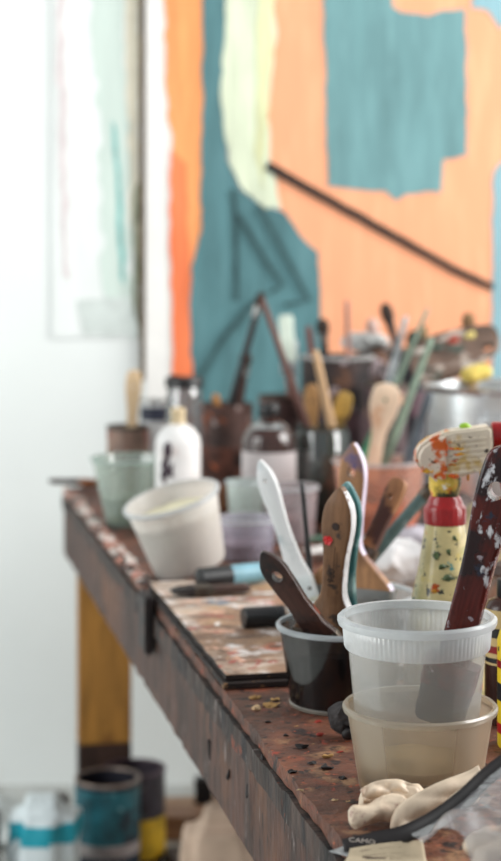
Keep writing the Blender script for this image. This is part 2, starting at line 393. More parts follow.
for (v0, v1, t0, t1) in ((0.0215, 0.107, 0.021, 0.056), (WT - 0.135, WT - 0.0455, 0.021, 0.056), (0.0215, 0.107, LT - 0.08, LT - 0.042), (WT - 0.135, WT - 0.0455, LT - 0.08, LT - 0.042)):
    lg = mesh('leg', box(v0, v1, -t1, -t0, 0.16, ZT - 0.0125, 0.002), M['leg'], tbl, smooth=False)
    mesh('foot', box(v0, v1, -t1, -t0, 0, 0.16, 0.002), M['foot'], lg, smooth=False)  # lowest stretch of the leg, in a darker brown
    if t0 < 1 and v0 < 0.5:
        bo = mesh('bolt', lathe([(0.0001, -0.0), (0.006, 0.0), (0.006, 0.004), (0.003, 0.006), (0.0001, 0.006)], 12), M['black'], lg)
        bo.location = (v0 + 0.028, -t1, 0.40); bo.rotation_euler = (math.pi / 2, 0, 0)
# dark bracket strip hanging on the side board, rubbed nicks
mesh('dark_bracket', box(-0.010, -0.0005, -0.980, -0.925, ZT - 0.056, ZT + 0.010, 0.003), mat('dark_bracket_paint', C(34, 24, 24), 0.55, var=0.3, spots=[(C(90, 60, 50), 50, 0.62, 0.06)]), tbl, smooth=False)
for (px, py, h) in ((209, 750, 0.020), (236, 745, 0.012), (262, 760, 0.010), (228, 775, 0.009), (247, 790, 0.012), (282, 800, 0.009)):
    # nicks in the wood: short dark gouges in the side board
    k = (py - HZ) / (px + 129.5)
    Y = None
    # intersect the ray with the table's left side plane
    d = Vector(((px - 250.5) / F, 1, -(py - HZ) / F)); nrm = TV
    s = (Vector((P0.x, P0.y, 0)) + TV * 0.002 - Vector((0, 0, 0))).dot(nrm) / Vector((d.x, d.y, 0)).dot(nrm)
    w = Vector((0, 0, CZ)) + d * s; vv, tt = table_coords(w)
    mesh('gouge', crumple(ball((0.0025, -tt, w.z), 0.0028, 2, (0.6, 0.8, h / 0.0056)), 0.0022, 170, px), M['crumb'], tbl)
# crusted dried paint along the edge at the far end, and loose crumbs
cr = []
r2 = random.Random(3)
for i in range(230):
    t = r2.uniform(0.03, 0.875); v = r2.uniform(0.0, 0.013)
    s = r2.uniform(0.003, 0.0085)
    cr.append(crumple(ball((v, -t, ZT + s * 0.25), s, 1, (1, 1.3, 0.55)), s * 0.5, 120, i))
groups = [[], [], []]
for i, c in enumerate(cr): groups[(0, 0, 1, 2)[i % 4]].append(c)
for g, m in zip(groups, (mat('crust_pale', C(206, 196, 188), 0.6, var=0.15, scale=60, spots=[(C(190, 110, 90), 70, 0.6, 0.05)]), mat('crust_pink', C(170, 120, 104), 0.6, var=0.3, scale=60), mat('crust_dark', C(74, 58, 54), 0.6, var=0.3, scale=60))):
    tag(mesh('paint_crust', join(*g), m, tbl), 'crust of dried paint blobs along the table edge', kind='stuff')
crumb_cols = [M['crumb'], mat('crumb_yellow', C(170, 132, 80), 0.7), mat('crumb_red', C(150, 44, 30), 0.6), mat('crumb_tan', C(190, 158, 120), 0.6)]
for (px, py, s, ci) in ((303, 747, 0.004, 0), (327, 757, 0.0032, 1), (286, 735, 0.002, 0), (327, 768, 0.0038, 0), (320, 735, 0.0025, 2), (271, 706, 0.005, 1), (256, 709, 0.004, 3), (275, 700, 0.003, 1),
                        (292, 772, 0.003, 0), (312, 763, 0.0028, 0), (343, 778, 0.003, 0), (318, 722, 0.0025, 2), (300, 790, 0.002, 3), (268, 722, 0.002, 0), (255, 698, 0.004, 1), (335, 800, 0.0022, 3), (340, 752, 0.0022, 2)):
    p = T(px, py); vv, tt = table_coords(p); s *= 0.8
    mesh('paint_crumb', crumple(ball((vv, -tt, ZT + s * 0.15), s, 3, (1.6, 1.2, 0.45)), s * 0.9, 260, px), crumb_cols[ci], tbl)

# boards lying on the table
M['palette'] = mat('splattered_board', C(146, 114, 90), 0.5, var=0.25, scale=26, bump=0.6, bscale=90,
    spots=[(C(190, 174, 160), 10, 0.52, 0.12), (C(112, 82, 64), 14, 0.54, 0.10, (1, 2, 1)), (C(220, 212, 208), 22, 0.57, 0.07), (C(190, 100, 72), 18, 0.635, 0.06), (C(92, 68, 54), 22, 0.59, 0.07, (1, 3, 1)), (C(206, 160, 136), 30, 0.62, 0.06), (C(176, 142, 108), 12, 0.58, 0.1),
           (C(150, 52, 44), 34, 0.66, 0.04), (C(48, 40, 42), 24, 0.65, 0.04, (1, 3, 1)), (C(208, 140, 76), 40, 0.68, 0.04), (C(110, 120, 130), 20, 0.67, 0.05), (C(232, 226, 220), 60, 0.68, 0.04)])
M['board_edge'] = mat('dark_board', C(40, 29, 26), 0.7, var=0.35, scale=30, stretch=(1, 1, 6), spots=[(C(150, 110, 70), 60, 0.64, 0.05)])
def board(label, v0, v1, t0, t1, z0, z1, rot, m):
    c = tab((v0 + v1) / 2, (t0 + t1) / 2, z0)
    mtx = Matrix.Translation(c) @ Matrix.Rotation(math.radians(11.92 + rot), 4, 'Z')
    o = mesh('painted_board', wavy_box(-(v1 - v0) / 2, (v1 - v0) / 2, -(t1 - t0) / 2, (t1 - t0) / 2, 0, z1 - z0, 60, 0.0012, v0), m, smooth=False)
    o.data.materials.append(M['board_edge'])
    for f in o.data.polygons:
        if f.normal.z < 0.7: f.material_index = 1
    o.matrix_world = mtx; return tag(o, label, 'board')
board('dark thin board lying on the table under the splattered board', 0.004, 0.80, 0.90, 1.362, ZT + 0.001, ZT + 0.0056, 0, M['board_edge'])
board('thin board crusted with cream, red and orange paint, lying on a darker board', 0.007, 0.79, 0.90, 1.352, ZT + 0.0070, ZT + 0.0115, 0.15, M['palette'])
ZB = ZT + 0.012

# ------------------------------------------------------------------ containers
def cup_parts(root, rt, rb, h, m, rim_m=None, rimw=0.003, rimh=0.005, wall=0.0009, seg=64, band=None, step=None):
    """open tapered plastic tub: outer and inner wall, floor, rolled rim"""
    prof = []
    n = 10
    prof.append((0.0003, 0.002)); prof.append((rb * 0.82, 0.002)); prof.append((rb * 0.86, 0.0)); prof.append((rb * 0.97, 0.0)); prof.append((rb, 0.003))
    for k in range(1, n + 1):
        z = 0.003 + (h - 0.003) * k / n; r = rb + (rt - rb) * k / n
        if step and z > step: r += 0.0016
        prof.append((r, z))
    inner = [(r - wall, max(z, 0.003)) for r, z in prof[::-1][:-4]] + [(0.0003, 0.0032)]
    body = mesh('body', lathe(prof + inner, seg), m, root)
    rm = rim_m or m
    rr = rt + (0.0016 if step else 0)
    pr = [(rr - wall * 0.5, h - rimh), (rr + rimw * 0.8, h - rimh), (rr + rimw, h - rimh * 0.6), (rr + rimw, h - rimh * 0.2), (rr + rimw * 0.5, h + 0.0006), (rr - wall, h + 0.0002)]
    mesh('rim', lathe(pr + [pr[0]], seg), rm, root)
    return body

def contents(root, r0, z0, r1, z1, m, wob=0.0, name='contents'):
    prof = [(0.0003, z0), (r0, z0)]
    for k in range(1, 5): prof.append((r0 + (r1 - r0) * k / 4, z0 + (z1 - z0) * k / 4))
    prof += [(r1 * 0.6, z1), (r1 * 0.25, z1), (0.0003, z1)]
    vf = lathe(prof, 40)
    if wob: vf = ([v + Vector((0, 0, wob * mnoise.noise(v * 60))) if v.z > z1 - 1e-5 else v for v in vf[0]], vf[1])
    return mesh(name, vf, m, root)

# two nested deli tubs in front
M['deli'] = plastic('milky_plastic', C(226, 230, 232), 0.20, 0.25, 0.03, C(222, 210, 194), 0.72)
M['deli_rim'] = plastic('milky_rim_plastic', C(240, 244, 246), 0.50, 0.25, 0.08, None, 0.6)
M['deli_old'] = plastic('yellowed_plastic', C(234, 220, 200), 0.22, 0.3, 0.03, C(210, 190, 164), 0.72)
M['deli_old_rim'] = plastic('yellowed_rim_plastic', C(220, 212, 196), 0.42, 0.2, 0.08)
YD = 1.328; px2 = YD / F
cl = T(420, 0.405 * F / YD + HZ); cl.y = YD; cl.x = (420 - 250.5) * px2
t = thing('deli_tub', 'lower yellowed clear plastic tub with another tub nested in it', 'container', (cl.x, cl.y, ZT))
cup_parts(t, 0.0545, 0.0450, 0.0625, M['deli_old'], M['deli_old_rim'], 0.0028, 0.0042)
contents(t, 0.0430, 0.0034, 0.0440, 0.0085, mat('murky_residue', C(196, 166, 112), 0.4, var=0.2), 0.001, 'residue')
t = thing('deli_tub', 'upper frosted plastic tub with ribbed rim, nested in a lower tub', 'container', ((417 - 250.5) * px2, YD, ZT + 0.0105))
cup_parts(t, 0.0530, 0.0420, 0.1175, M['deli'], M['deli_rim'], 0.0042, 0.006, step=0.0985)
mesh('ribbed_band', lathe([(0.0521, 0.094), (0.0532, 0.0955), (0.0546, 0.111), (0.0542, 0.1115), (0.0536, 0.1115)], 270, lambda i, z: 0.0006 * (i % 3 == 0)), M['deli_rim'], t, angle=70)
contents(t, 0.0395, 0.0036, 0.0405, 0.011, mat('dry_residue', C(190, 170, 130), 0.6, var=0.2), 0.002, 'residue')
deli_up = ((417 - 250.5) * px2, YD)

# dark paint pot
YP = 1.575
pot = thing('paint_pot', 'short clear tub half filled with black-brown paint, brushes standing in it', 'container', ((342 - 250.5) / F * YP, YP, ZT))
M['smoky'] = plastic('paint_smeared_plastic', C(84, 76, 72), 0.16, 0.10, 0.04, C(26, 32, 42))
cup_parts(pot, 0.0550, 0.0455, 0.070, M['smoky'], plastic('pot_rim_plastic', C(226, 234, 238), 0.6, 0.15, 0.12), 0.003, 0.004)
contents(pot, 0.0435, 0.0034, 0.0505, 0.050, mat('black_paint', C(20, 16, 16), 0.25, var=0.4), 0, 'paint')
mesh('base_ring', lathe([(0.0445, -0.0), (0.0462, 0.0), (0.0466, 0.0025), (0.0458, 0.0035)], 64), M['deli_old_rim'], pot)

# low tub behind it, on the board
YL = 1.775
low = thing('brush_tub', 'low clear tub on the splattered board, holding the widest flat brush', 'container', ((349 - 250.5) / F * YL, YL, ZB))
M['clear'] = plastic('clear_plastic', C(222, 228, 230), 0.22, 0.2, 0.06, C(190, 196, 198))
cup_parts(low, 0.0640, 0.0580, 0.046, M['clear'], M['deli_rim'], 0.003, 0.004)
contents(low, 0.055, 0.0034, 0.0555, 0.0042, mat('cloudy_rinse', C(170, 160, 150), 0.3, var=0.1), 0, 'rinse_water')

# ------------------------------------------------------------------ brushes
def flat_brush(label, tip, base, wb, wn, wf, th, hm, fm, bm_, name='flat_paintbrush', cat='paintbrush', group=None, xdir=(1, 0, 0), hole=0.0045, hole_at=0.2,
               fl=0.02, bl=0.04, edge=None, plain=False, bend=0.0, hole_cut=True):
    tip, base = Vector(tip), Vector(base); L = (tip - base).length
    r = thing(name, label, cat, mtx=frame_between(base, tip, xdir), group=group)
    if plain: ctrl = [(0, wn * 1.05), (0.25, wn), (0.5, wn * 1.02), (0.75, wb), (0.9, wb * 0.96), (0.97, wb * 0.78), (1.0, wb * 0.3)]
    else: ctrl = [(0, wf), (0.05, wf * 0.92), (0.16, wf * 0.52 + wn * 0.3), (0.28, wn * 1.12), (0.42, wn), (0.56, wn * 1.1), (0.7, wb * 0.98), (0.79, wb), (0.88, wb * 0.84), (0.96, wb * 0.42), (1.0, wb * 0.1)]
    rows = []
    for (s, w) in smoothpath(ctrl, 44):
        tt = th * (1.0 if s < 0.9 else 1 - 0.35 * (s - 0.9) / 0.1)
        rows.append((s * L, max(w, 0.001) / 2, tt / 2, bend * math.sin(s * math.pi)))
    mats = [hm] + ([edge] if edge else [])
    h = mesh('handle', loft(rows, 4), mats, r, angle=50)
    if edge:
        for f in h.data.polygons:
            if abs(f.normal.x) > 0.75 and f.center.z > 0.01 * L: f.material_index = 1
    if hole and hole_cut:
        zc = L * (1 - hole_at); cy = []
        V, Fc = lathe([(hole, -0.03), (hole, 0.03)], 16, cap0=True, cap1=True)
        cut(h, ([Vector((v.x, v.z, v.y * 1.15 + zc)) for v in V], Fc))
    if fl:
        mesh('ferrule', loft([(-fl, wf / 2 * 0.99, th * 0.62, 0), (-fl * 0.7, wf / 2 * 1.0, th * 0.66, 0), (-fl * 0.3, wf / 2 * 1.01, th * 0.66, 0), (0.003, wf / 2 * 1.012, th * 0.6, 0)], 4), fm, r)
        for sx in (-0.33, 0.33):
            n = mesh('nail', lathe([(0.0001, 0.001), (0.0016, 0.0006), (0.0018, 0)], 10), M['steel_dark'], r)
            n.location = (sx * wf, -th * 0.66, -fl * 0.5); n.rotation_euler = (math.pi / 2, 0, 0)
    if bl:
        vf = loft([(-fl - bl * k / 8, wf / 2 * (0.95 - 0.05 * k / 8 - (0.12 if k == 8 else 0)), th * (0.58 - 0.4 * (k / 8) ** 2), 0) for k in range(9)], 6)
        mesh('bristles', crumple(vf, 0.0012, 160, 3), bm_, r)
    return r

# dark small brush leaning in the pot
def HW(name, col, *spots, **k): return wood(name, col, k.pop('dark', 0.2), spots=spots, **k)
flat_brush('dark brown flat brush with a pale hanging hole, leaning left out of the paint pot', P(262, 552, 1.54), P(324, 640, 1.548), 0.0225, 0.019, 0.031, 0.008,
           HW('dark_red_brown_handle', C(64, 38, 30), (C(28, 20, 20), 26, 0.5, 0.15), (C(130, 56, 36), 40, 0.62, 0.06), rough=0.35), M['steel_dark'], M['bristle'], xdir=(0.96, -0.27, 0), hole=0.0046, hole_at=0.26, fl=0.016, bl=0.022)
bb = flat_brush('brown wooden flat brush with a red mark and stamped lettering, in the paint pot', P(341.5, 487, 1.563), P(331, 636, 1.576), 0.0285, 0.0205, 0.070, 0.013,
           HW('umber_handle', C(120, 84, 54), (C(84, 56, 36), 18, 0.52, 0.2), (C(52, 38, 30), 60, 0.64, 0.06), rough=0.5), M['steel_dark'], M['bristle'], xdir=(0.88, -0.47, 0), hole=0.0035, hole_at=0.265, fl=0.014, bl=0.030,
           edge=mat('white_painted_edge', C(224, 224, 226), 0.45, var=0.1, scale=60, spots=[(C(196, 150, 144), 50, 0.64, 0.06), (C(120, 90, 70), 70, 0.66, 0.04)]), hole_cut=False)  # window glare on the handle's side faces, painted in as a white colour
inv = bb.matrix_world.inverted()
Lb = (P(341.5, 487, 1.563) - P(331, 636, 1.576)).length
def on_handle(name, vf, x, z, m, rot=0):
    o = mesh(name, vf, m, bb, smooth=False)
    o.matrix_local = Matrix.Translation((x, -0.0069, z)) @ Matrix.Rotation(math.pi / 2, 4, 'X') @ Matrix.Rotation(rot, 4, 'Z'); return o
on_handle('hanging_dent', lathe([(0.0001, 0.0002), (0.0034, 0.0002), (0.0036, -0.0004)], 18), 0.0, Lb * 0.745, mat('dent_dark', C(46, 30, 24), 0.7))
ST = mat('stamp_ink', C(34, 26, 24), 0.7, var=0.1)
on_handle('stamped_number', text_mesh('1980', 0.0085), -0.0005, Lb * 0.40, ST, math.pi / 2)
for k, xx in enumerate((0.001, 0.0035)):
    on_handle('stamped_line', join(*[box(-0.0003, 0.0003, -0.011 + i * 0.0022, -0.0095 + i * 0.0022, 0, 0.0002) for i in range(9 - 2 * k)]), xx, Lb * 0.55, ST)
on_handle('red_mark', crumple(lathe([(0.0001, 0.0002), (0.0018, 0.0002), (0.0040, 0.0002), (0.0041, -0.0003)], 28), 0.0016, 420, 4), -0.0062, Lb * 0.645, mat('red_mark_paint', C(190, 34, 36), 0.5))
flat_brush('teal-painted flat brush standing right behind the brown wooden brush', P(347.5, 482, 1.582), P(341, 636, 1.5945), 0.0285, 0.0215, 0.048, 0.008,
           HW('teal_handle', C(66, 126, 128), (C(168, 204, 204), 24, 0.55, 0.12), dark=0.12, rough=0.4), M['steel_dark'], M['bristle'], xdir=(0.90, -0.42, 0), hole=0.0, fl=0.012, bl=0.02)
# wide brush and friends in the low tub
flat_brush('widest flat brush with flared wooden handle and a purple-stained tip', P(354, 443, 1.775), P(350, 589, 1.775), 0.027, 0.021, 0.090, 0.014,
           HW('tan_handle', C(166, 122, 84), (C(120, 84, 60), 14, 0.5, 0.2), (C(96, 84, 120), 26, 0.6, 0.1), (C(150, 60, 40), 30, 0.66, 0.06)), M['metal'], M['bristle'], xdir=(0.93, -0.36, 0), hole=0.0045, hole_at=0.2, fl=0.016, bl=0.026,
           edge=mat('lilac_painted_edge', C(206, 196, 214), 0.4, var=0.08))  # side faces coloured lilac-white for the glare that falls on them
flat_brush('small wooden brush with dark-stained neck leaning right, beside the widest brush', P(401, 479, 1.797), P(368, 550, 1.788), 0.020, 0.016, 0.022, 0.010,
           HW('small_tan_handle', C(158, 112, 76), (C(72, 42, 34), 22, 0.5, 0.1)), M['steel_dark'], M['bristle'], xdir=(0.85, -0.4, 0.2), hole=0.0028, hole_at=0.26, fl=0.008, bl=0.008, plain=True)
flat_brush('white-painted flat brush standing to the left of the brown wooden brush', P(260, 460, 1.79), P(300, 581, 1.775), 0.0185, 0.014, 0.027, 0.010,
           HW('white_handle', C(226, 228, 228), (C(180, 190, 192), 20, 0.6, 0.1), dark=0.05, rough=0.4), mat('white_caked_ferrule', C(216, 222, 222), 0.5, var=0.1), M['bristle_pale'], xdir=(0.95, -0.25, 0.2), hole=0.0022, hole_at=0.17, fl=0.018, bl=0.016)

def stick(label, a, b, r0, r1, m, name='paintbrush_handle', cat='paintbrush', group=None, tip=None, tipm=None, ferr=None, seg=12, tl=0.03, bw=1.25):
    """round handle from a (top) to b (bottom); optional bristle head at the top"""
    a, b = Vector(a), Vector(b); L = (a - b).length
    r = thing(name, label, cat, mtx=frame_between(b, a, (1, 0, 0) if abs((a - b).normalized().x) < 0.9 else (0, 1, 0)), group=group)
    top = L - (tl * 1.7 if tip else 0)
    n = 14
    prof = [(0.0002, 0)] + [((r0 + (r1 - r0) * k / n) * (1 + 0.18 * math.sin(math.pi * min(1, k / n * 1.6))), top * k / n) for k in range(n)] + [(r1 * 0.92, top - r1 * 0.5), (r1 * 0.5, top), (0.0002, top)]
    mesh('handle', lathe(prof, seg), m, r)
    if tip:
        mesh('ferrule', lathe([(r1, top - 0.004), (r1 * 1.12, top - 0.003), (r1 * 1.05, top + tl * 0.3), (r1 * bw, top + tl * 0.7), (0.0002, top + tl * 0.7)], seg), ferr or M['metal'], r)
        mesh('bristles', crumple(lathe([(r1 * bw * 0.98, top + tl * 0.7), (r1 * bw * 1.12, top + tl), (r1 * bw * 1.05, top + tl * 1.4), (r1 * bw * 0.55, top + tl * 1.65), (0.0002, top + tl * 1.7)], seg), r1 * 0.15, 200, 2), tipm or M['bristle'], r)
    return r
rod = thing('dark_teal_rod', 'dark grey-green painted round rod leaning right out of the low tub', 'rod', mtx=frame_between(P(333, 604, 1.815), P(430, 488, 1.845), (0, 1, 0)))
Lr = (P(430, 488, 1.845) - P(333, 604, 1.815)).length
mesh('shaft', lathe([(0.0002, 0), (0.0066, 0)] + [(0.0066 - 0.0006 * k / 10, Lr * k / 10) for k in range(1, 11)] + [(0.005, Lr + 0.001), (0.0002, Lr + 0.001)], 16), mat('grey_green_rod', C(74, 96, 94), 0.5, var=0.2, scale=60, spots=[(C(140, 150, 148), 50, 0.66, 0.06)]), rod)
mesh('end_cap', lathe([(0.0002, Lr + 0.004), (0.0055, Lr + 0.003), (0.0064, Lr + 0.0), (0.0068, Lr - 0.012), (0.006, Lr - 0.013)], 16), M['steel_dark'], rod)
stick('thin black stick standing beside the white-painted flat brush', P(302, 482, 1.808), P(313, 606, 1.808), 0.0028, 0.0024, mat('black_lacquer', C(26, 26, 28), 0.35, var=0.2, spots=[(C(90, 90, 92), 120, 0.66, 0.05)]), name='thin_paintbrush')

# red-brown brush in the upper deli tub
hb = HW('red_lacquer_handle', C(84, 26, 20), (C(36, 18, 20), 30, 0.54, 0.1), (C(40, 44, 60), 40, 0.62, 0.05), (C(206, 206, 210), 60, 0.63, 0.05, (1, 1, 0.55)), (C(150, 140, 146), 90, 0.66, 0.05), dark=0.25, rough=0.25)
rb = flat_brush('dark red lacquered brush with white smears, standing in the upper frosted tub', P(509, 447, 1.30), P(453, 664, 1.327), 0.030, 0.0235, 0.040, 0.015, hb, mat('maroon_caked_ferrule', C(96, 40, 32), 0.5, var=0.4, scale=50, spots=[(C(40, 24, 24), 30, 0.55, 0.1), (C(170, 160, 160), 60, 0.64, 0.05)]), M['crumb'],
           xdir=(0.93, -0.36, 0.15), hole=0.0062, hole_at=0.19, fl=0.018, bl=0.03, plain=True)

# ------------------------------------------------------------------ spray bottle
YS = 1.60; sp = thing('spray_bottle', 'yellowed spray bottle with red collar and paint-caked white trigger head', 'bottle', ((445 - 250.5) / F * YS, YS, ZT))
K = F / YS
def sx(px): return (px - 445) / K
def sz(py): return CZ - ZT - (py - HZ) / K
M['sbody'] = mat('yellowed_bottle', C(206, 190, 136), 0.35, var=0.14, scale=26, spots=[(C(216, 192, 70), 26, 0.58, 0.1), (C(170, 168, 112), 30, 0.60, 0.1), (C(84, 98, 66), 60, 0.645, 0.05), (C(214, 96, 40), 34, 0.64, 0.05), (C(40, 44, 38), 120, 0.64, 0.04), (C(60, 140, 140), 60, 0.70, 0.04)], coat=0.3)
mesh('bottle_body', lathe([(0.0003, 0), (0.034, 0), (0.0365, 0.003), (0.037, 0.02), (0.0345, 0.055), (0.0285, sz(590)), (0.0245, sz(572)), (0.0238, sz(567)), (0.0232, sz(565)), (0.0212, sz(550)), (0.0186, sz(530)), (0.0172, sz(523)), (0.012, sz(521)), (0.0003, sz(521))], 48), M['sbody'], sp)
M['red'] = mat('red_plastic', C(158, 16, 18), 0.3, var=0.12, scale=40, coat=0.25, spots=[(C(110, 14, 16), 50, 0.6, 0.1)])
mesh('collar', lathe([(0.0165, sz(524)), (0.0188, sz(523)), (0.0184, sz(508)), (0.0172, sz(505)), (0.0158, sz(503)), (0.0152, sz(500)), (0.0130, sz(495.5)), (0.0003, sz(495.5))], 72, lambda i, z: 0.0008 * (i % 3 == 0) if sz(522) < z < sz(506) else 0), M['red'], sp, angle=55)
M['caked'] = mat('paint_caked_neck', C(200, 170, 70), 0.4, var=0.3, scale=40, spots=[(C(60, 64, 40), 50, 0.55, 0.08), (C(214, 90, 30), 44, 0.58, 0.06), (C(224, 220, 212), 60, 0.64, 0.05)], bump=0.4)
mesh('neck', crumple(lathe([(0.0118, sz(497)), (0.0122, sz(494)), (0.0136, sz(488)), (0.0144, sz(480)), (0.014, sz(472)), (0.0003, sz(468))], 40), 0.0012, 150), M['caked'], sp)
M['head'] = mat('off_white_head', C(216, 204, 184), 0.45, var=0.08, scale=30, spots=[(C(196, 168, 110), 30, 0.58, 0.08), (C(196, 110, 50), 60, 0.67, 0.05), (C(96, 80, 66), 120, 0.69, 0.03)])
# smooth front cowl, caked with orange
def pmat_band():
    return mat('orange_caked_cowl', C(222, 206, 188), 0.38, var=0.06, scale=30, bump=0.2, bscale=140, spots=[(C(212, 156, 56), 40, 0.53, 0.08), (C(200, 92, 32), 52, 0.56, 0.06), (C(224, 214, 202), 30, 0.60, 0.06), (C(150, 70, 30), 90, 0.63, 0.05), (C(70, 48, 34), 120, 0.66, 0.04)])
def head_prism(pts, d0, d1, bev):
    bm = bmesh.new(); vf = prism([(sx(x), sz(y)) for x, y in pts], d0, d1)
    vs = [bm.verts.new(v) for v in vf[0]]
    for f in vf[1]: bm.faces.new([vs[i] for i in f])
    bmesh.ops.recalc_face_normals(bm, faces=bm.faces)
    es = [e for e in bm.edges if abs(e.verts[0].co.y - e.verts[1].co.y) < 1e-6]
    bmesh.ops.bevel(bm, geom=es, offset=bev, segments=3, affect='EDGES')
    bm.verts.index_update()
    r = ([v.co.copy() for v in bm.verts], [[v.index for v in f.verts] for f in bm.faces]); bm.free(); return r
hd = mesh('trigger_head', head_prism([(441, 432), (452, 429.5), (470, 427.5), (487, 425), (490.5, 428), (491.5, 440), (491, 460), (488, 466), (474, 470.5), (458, 476), (446, 480), (436, 479)], -0.0135, 0.0135, 0.002), M['head'], sp)
mesh('front_cowl', crumple(head_prism([(448, 430), (438, 433.5), (428, 438), (420, 444), (415.5, 452), (414.5, 460), (418, 466), (424, 470), (429, 475), (434, 479.5), (440, 481.5), (448, 480)], -0.0150, 0.0150, 0.0035), 0.0006, 120), pmat_band(), sp)
for k in range(7):
    y0 = 437.5 + k * 5.2
    mesh('grip_rib', prism([(sx(450), sz(y0 + 0.8)), (sx(484), sz(y0 - 2.2)), (sx(484), sz(y0 + 0.0)), (sx(450), sz(y0 + 3.0))], -0.0146, -0.0132), M['head'], hd, smooth=False)
OR = mat('orange_drip_paint', C(204, 92, 34), 0.3, var=0.3, scale=90, spots=[(C(222, 170, 50), 90, 0.55, 0.06)])
for (x, y, w, h) in ((455, 447, 11, 1.6), (458, 452.5, 9, 1.3), (454, 458, 7, 1.3), (450, 463, 6, 1.2), (449, 440, 5, 1.5), (441, 466, 8, 7), (444, 448, 4, 9), (452, 474, 9, 4), (426, 469, 8, 4), (437, 474, 9, 5)):
    mesh('dried_paint', crumple(ball((sx(x), -0.0142, sz(y)), 1 / K, 2, (w / 2 * 1.3, 1.0, h / 2 * 1.3)), 0.0022, 330, x), OR, hd)
mesh('screw', lathe([(0.0001, 0.001), (0.0016, 0.0008), (0.0019, 0)], 12), M['steel_dark'], hd).matrix_local = Matrix.Translation((sx(484.5), -0.0136, sz(449))) @ Matrix.Rotation(math.pi / 2, 4, 'X')
mesh('green_paint_blob', crumple(ball((sx(466), 0.004, sz(427)), 0.0045, 2, (1.1, 1, 0.8)), 0.0015, 120), mat('lime_paint', C(150, 190, 50), 0.4), sp)
for (x, y) in ((467, 473.5), (480, 469.5)):
    mesh('drip', tube([(sx(x), -0.008, sz(y)), (sx(x), -0.008, sz(y + 3.5)), (sx(x), -0.008, sz(y + 6))], [0.0016, 0.0013, 0.0008], 8), mat('amber_drip', C(214, 150, 50), 0.15), hd)
for (x, y, w, h, m) in ((433, 583, 9, 8, OR), (444, 573, 14, 5, M['foliage_stain'] if 'foliage_stain' in M else None), (441, 562, 10, 4, None), (434, 552, 6, 7, None), (446, 548, 5, 6, None), (452, 536, 4, 8, None)):
    if m is None:
        m = M.setdefault('foliage_stain', mat('green_stain', C(82, 100, 66), 0.4, var=0.3, scale=120))
    r_b = 0.0172 + (sz(523) - sz(y)) / (sz(523) - sz(590)) * 0.0113; dx = sx(x); yy = -math.sqrt(max(1e-6, r_b ** 2 - dx ** 2))
    mesh('paint_stain', crumple(ball((dx, yy * 0.99, sz(y)), 1 / K, 3, (w / 2, 1.2, h / 2)), 0.0024, 300, x + y), m, sp)
# red nozzle and trigger to the right
noz = lathe([(0.0003, 0), (0.0105, 0), (0.0115, 0.002), (0.0115, 0.016), (0.0095, 0.019), (0.0095, 0.026), (0.0003, 0.026)], 32, lambda i, z: 0.0005 * (i % 2))
o = mesh('nozzle', noz, M['red'], sp); o.matrix_local = Matrix.Translation((sx(491.5), 0, sz(435))) @ Matrix.Rotation(math.pi / 2, 4, 'Y')
mesh('trigger', head_prism([(488, 448), (499, 445), (508, 450), (512, 470), (511, 490), (515, 505), (520, 514), (514, 517), (506, 507), (502, 490), (499, 474), (490, 464)], -0.008, 0.008, 0.002), M['red'], sp)

# ------------------------------------------------------------------ things by the frame's right side
yt = thing('yellow_tube', 'slim yellow bottle with black and red bands beside the nested tubs', 'bottle', (0.2175, 1.44, ZT))
ytm = mat('yellow_label', C(222, 190, 40), 0.4, var=0.08, spots=[(C(40, 34, 24), 60, 0.64, 0.03)])
mesh('bottle_body', lathe([(0.0003, 0), (0.019, 0), (0.020, 0.002), (0.020, 0.085), (0.018, 0.092), (0.009, 0.096), (0.0003, 0.096)], 32), ytm, yt)
for z0, z1, m in ((0.012, 0.020, M['red']), (0.038, 0.052, M['black']), (0.064, 0.070, M['red'])):
    mesh('label_band', lathe([(0.0199, z0), (0.0203, z0), (0.0203, z1), (0.0199, z1)], 32), m, yt)
mesh('cap', lathe([(0.0095, 0.0955), (0.010, 0.0965), (0.0095, 0.112), (0.0003, 0.113)], 24), M['black'], yt)
bt = thing('small_bottle', 'small cream-labelled bottle with dark bands behind the yellow bottle', 'bottle', (0.2165, 1.515, ZT))
mesh('bottle_body', lathe([(0.0003, 0), (0.0185, 0), (0.0195, 0.002), (0.0195, 0.095), (0.016, 0.102), (0.008, 0.106), (0.0003, 0.106)], 32), mat('dark_amber', C(58, 34, 28), 0.25, var=0.2), bt)
mesh('paper_label', lathe([(0.0194, 0.05), (0.0198, 0.05), (0.0198, 0.096), (0.0194, 0.096)], 32), mat('cream_label', C(196, 172, 120), 0.6, var=0.1), bt)
for z0, z1, m in ((0.073, 0.081, M['black']), (0.060, 0.066, M['red']), (0.052, 0.056, M['black'])):
    mesh('printed_band', lathe([(0.0197, z0), (0.0201, z0), (0.0201, z1), (0.0197, z1)], 32), m, bt)
mesh('cap', lathe([(0.0085, 0.105), (0.0095, 0.1065), (0.009, 0.12), (0.0003, 0.121)], 24), M['black'], bt)
bj = thing('brown_jar', 'squat brown stoneware jar behind the red lacquered brush', 'jar', ((520 - 250.5) / F * 1.74, 1.74, ZB))
mesh('body', lathe([(0.0003, 0), (0.026, 0), (0.032, 0.008), (0.036, 0.03), (0.034, 0.05), (0.027, 0.062), (0.025, 0.066), (0.027, 0.07), (0.0235, 0.07), (0.0225, 0.06), (0.0003, 0.058)], 40), mat('brown_glaze', C(112, 74, 50), 0.4, var=0.25, spots=[(C(60, 36, 28), 20, 0.55, 0.1)]), bj)
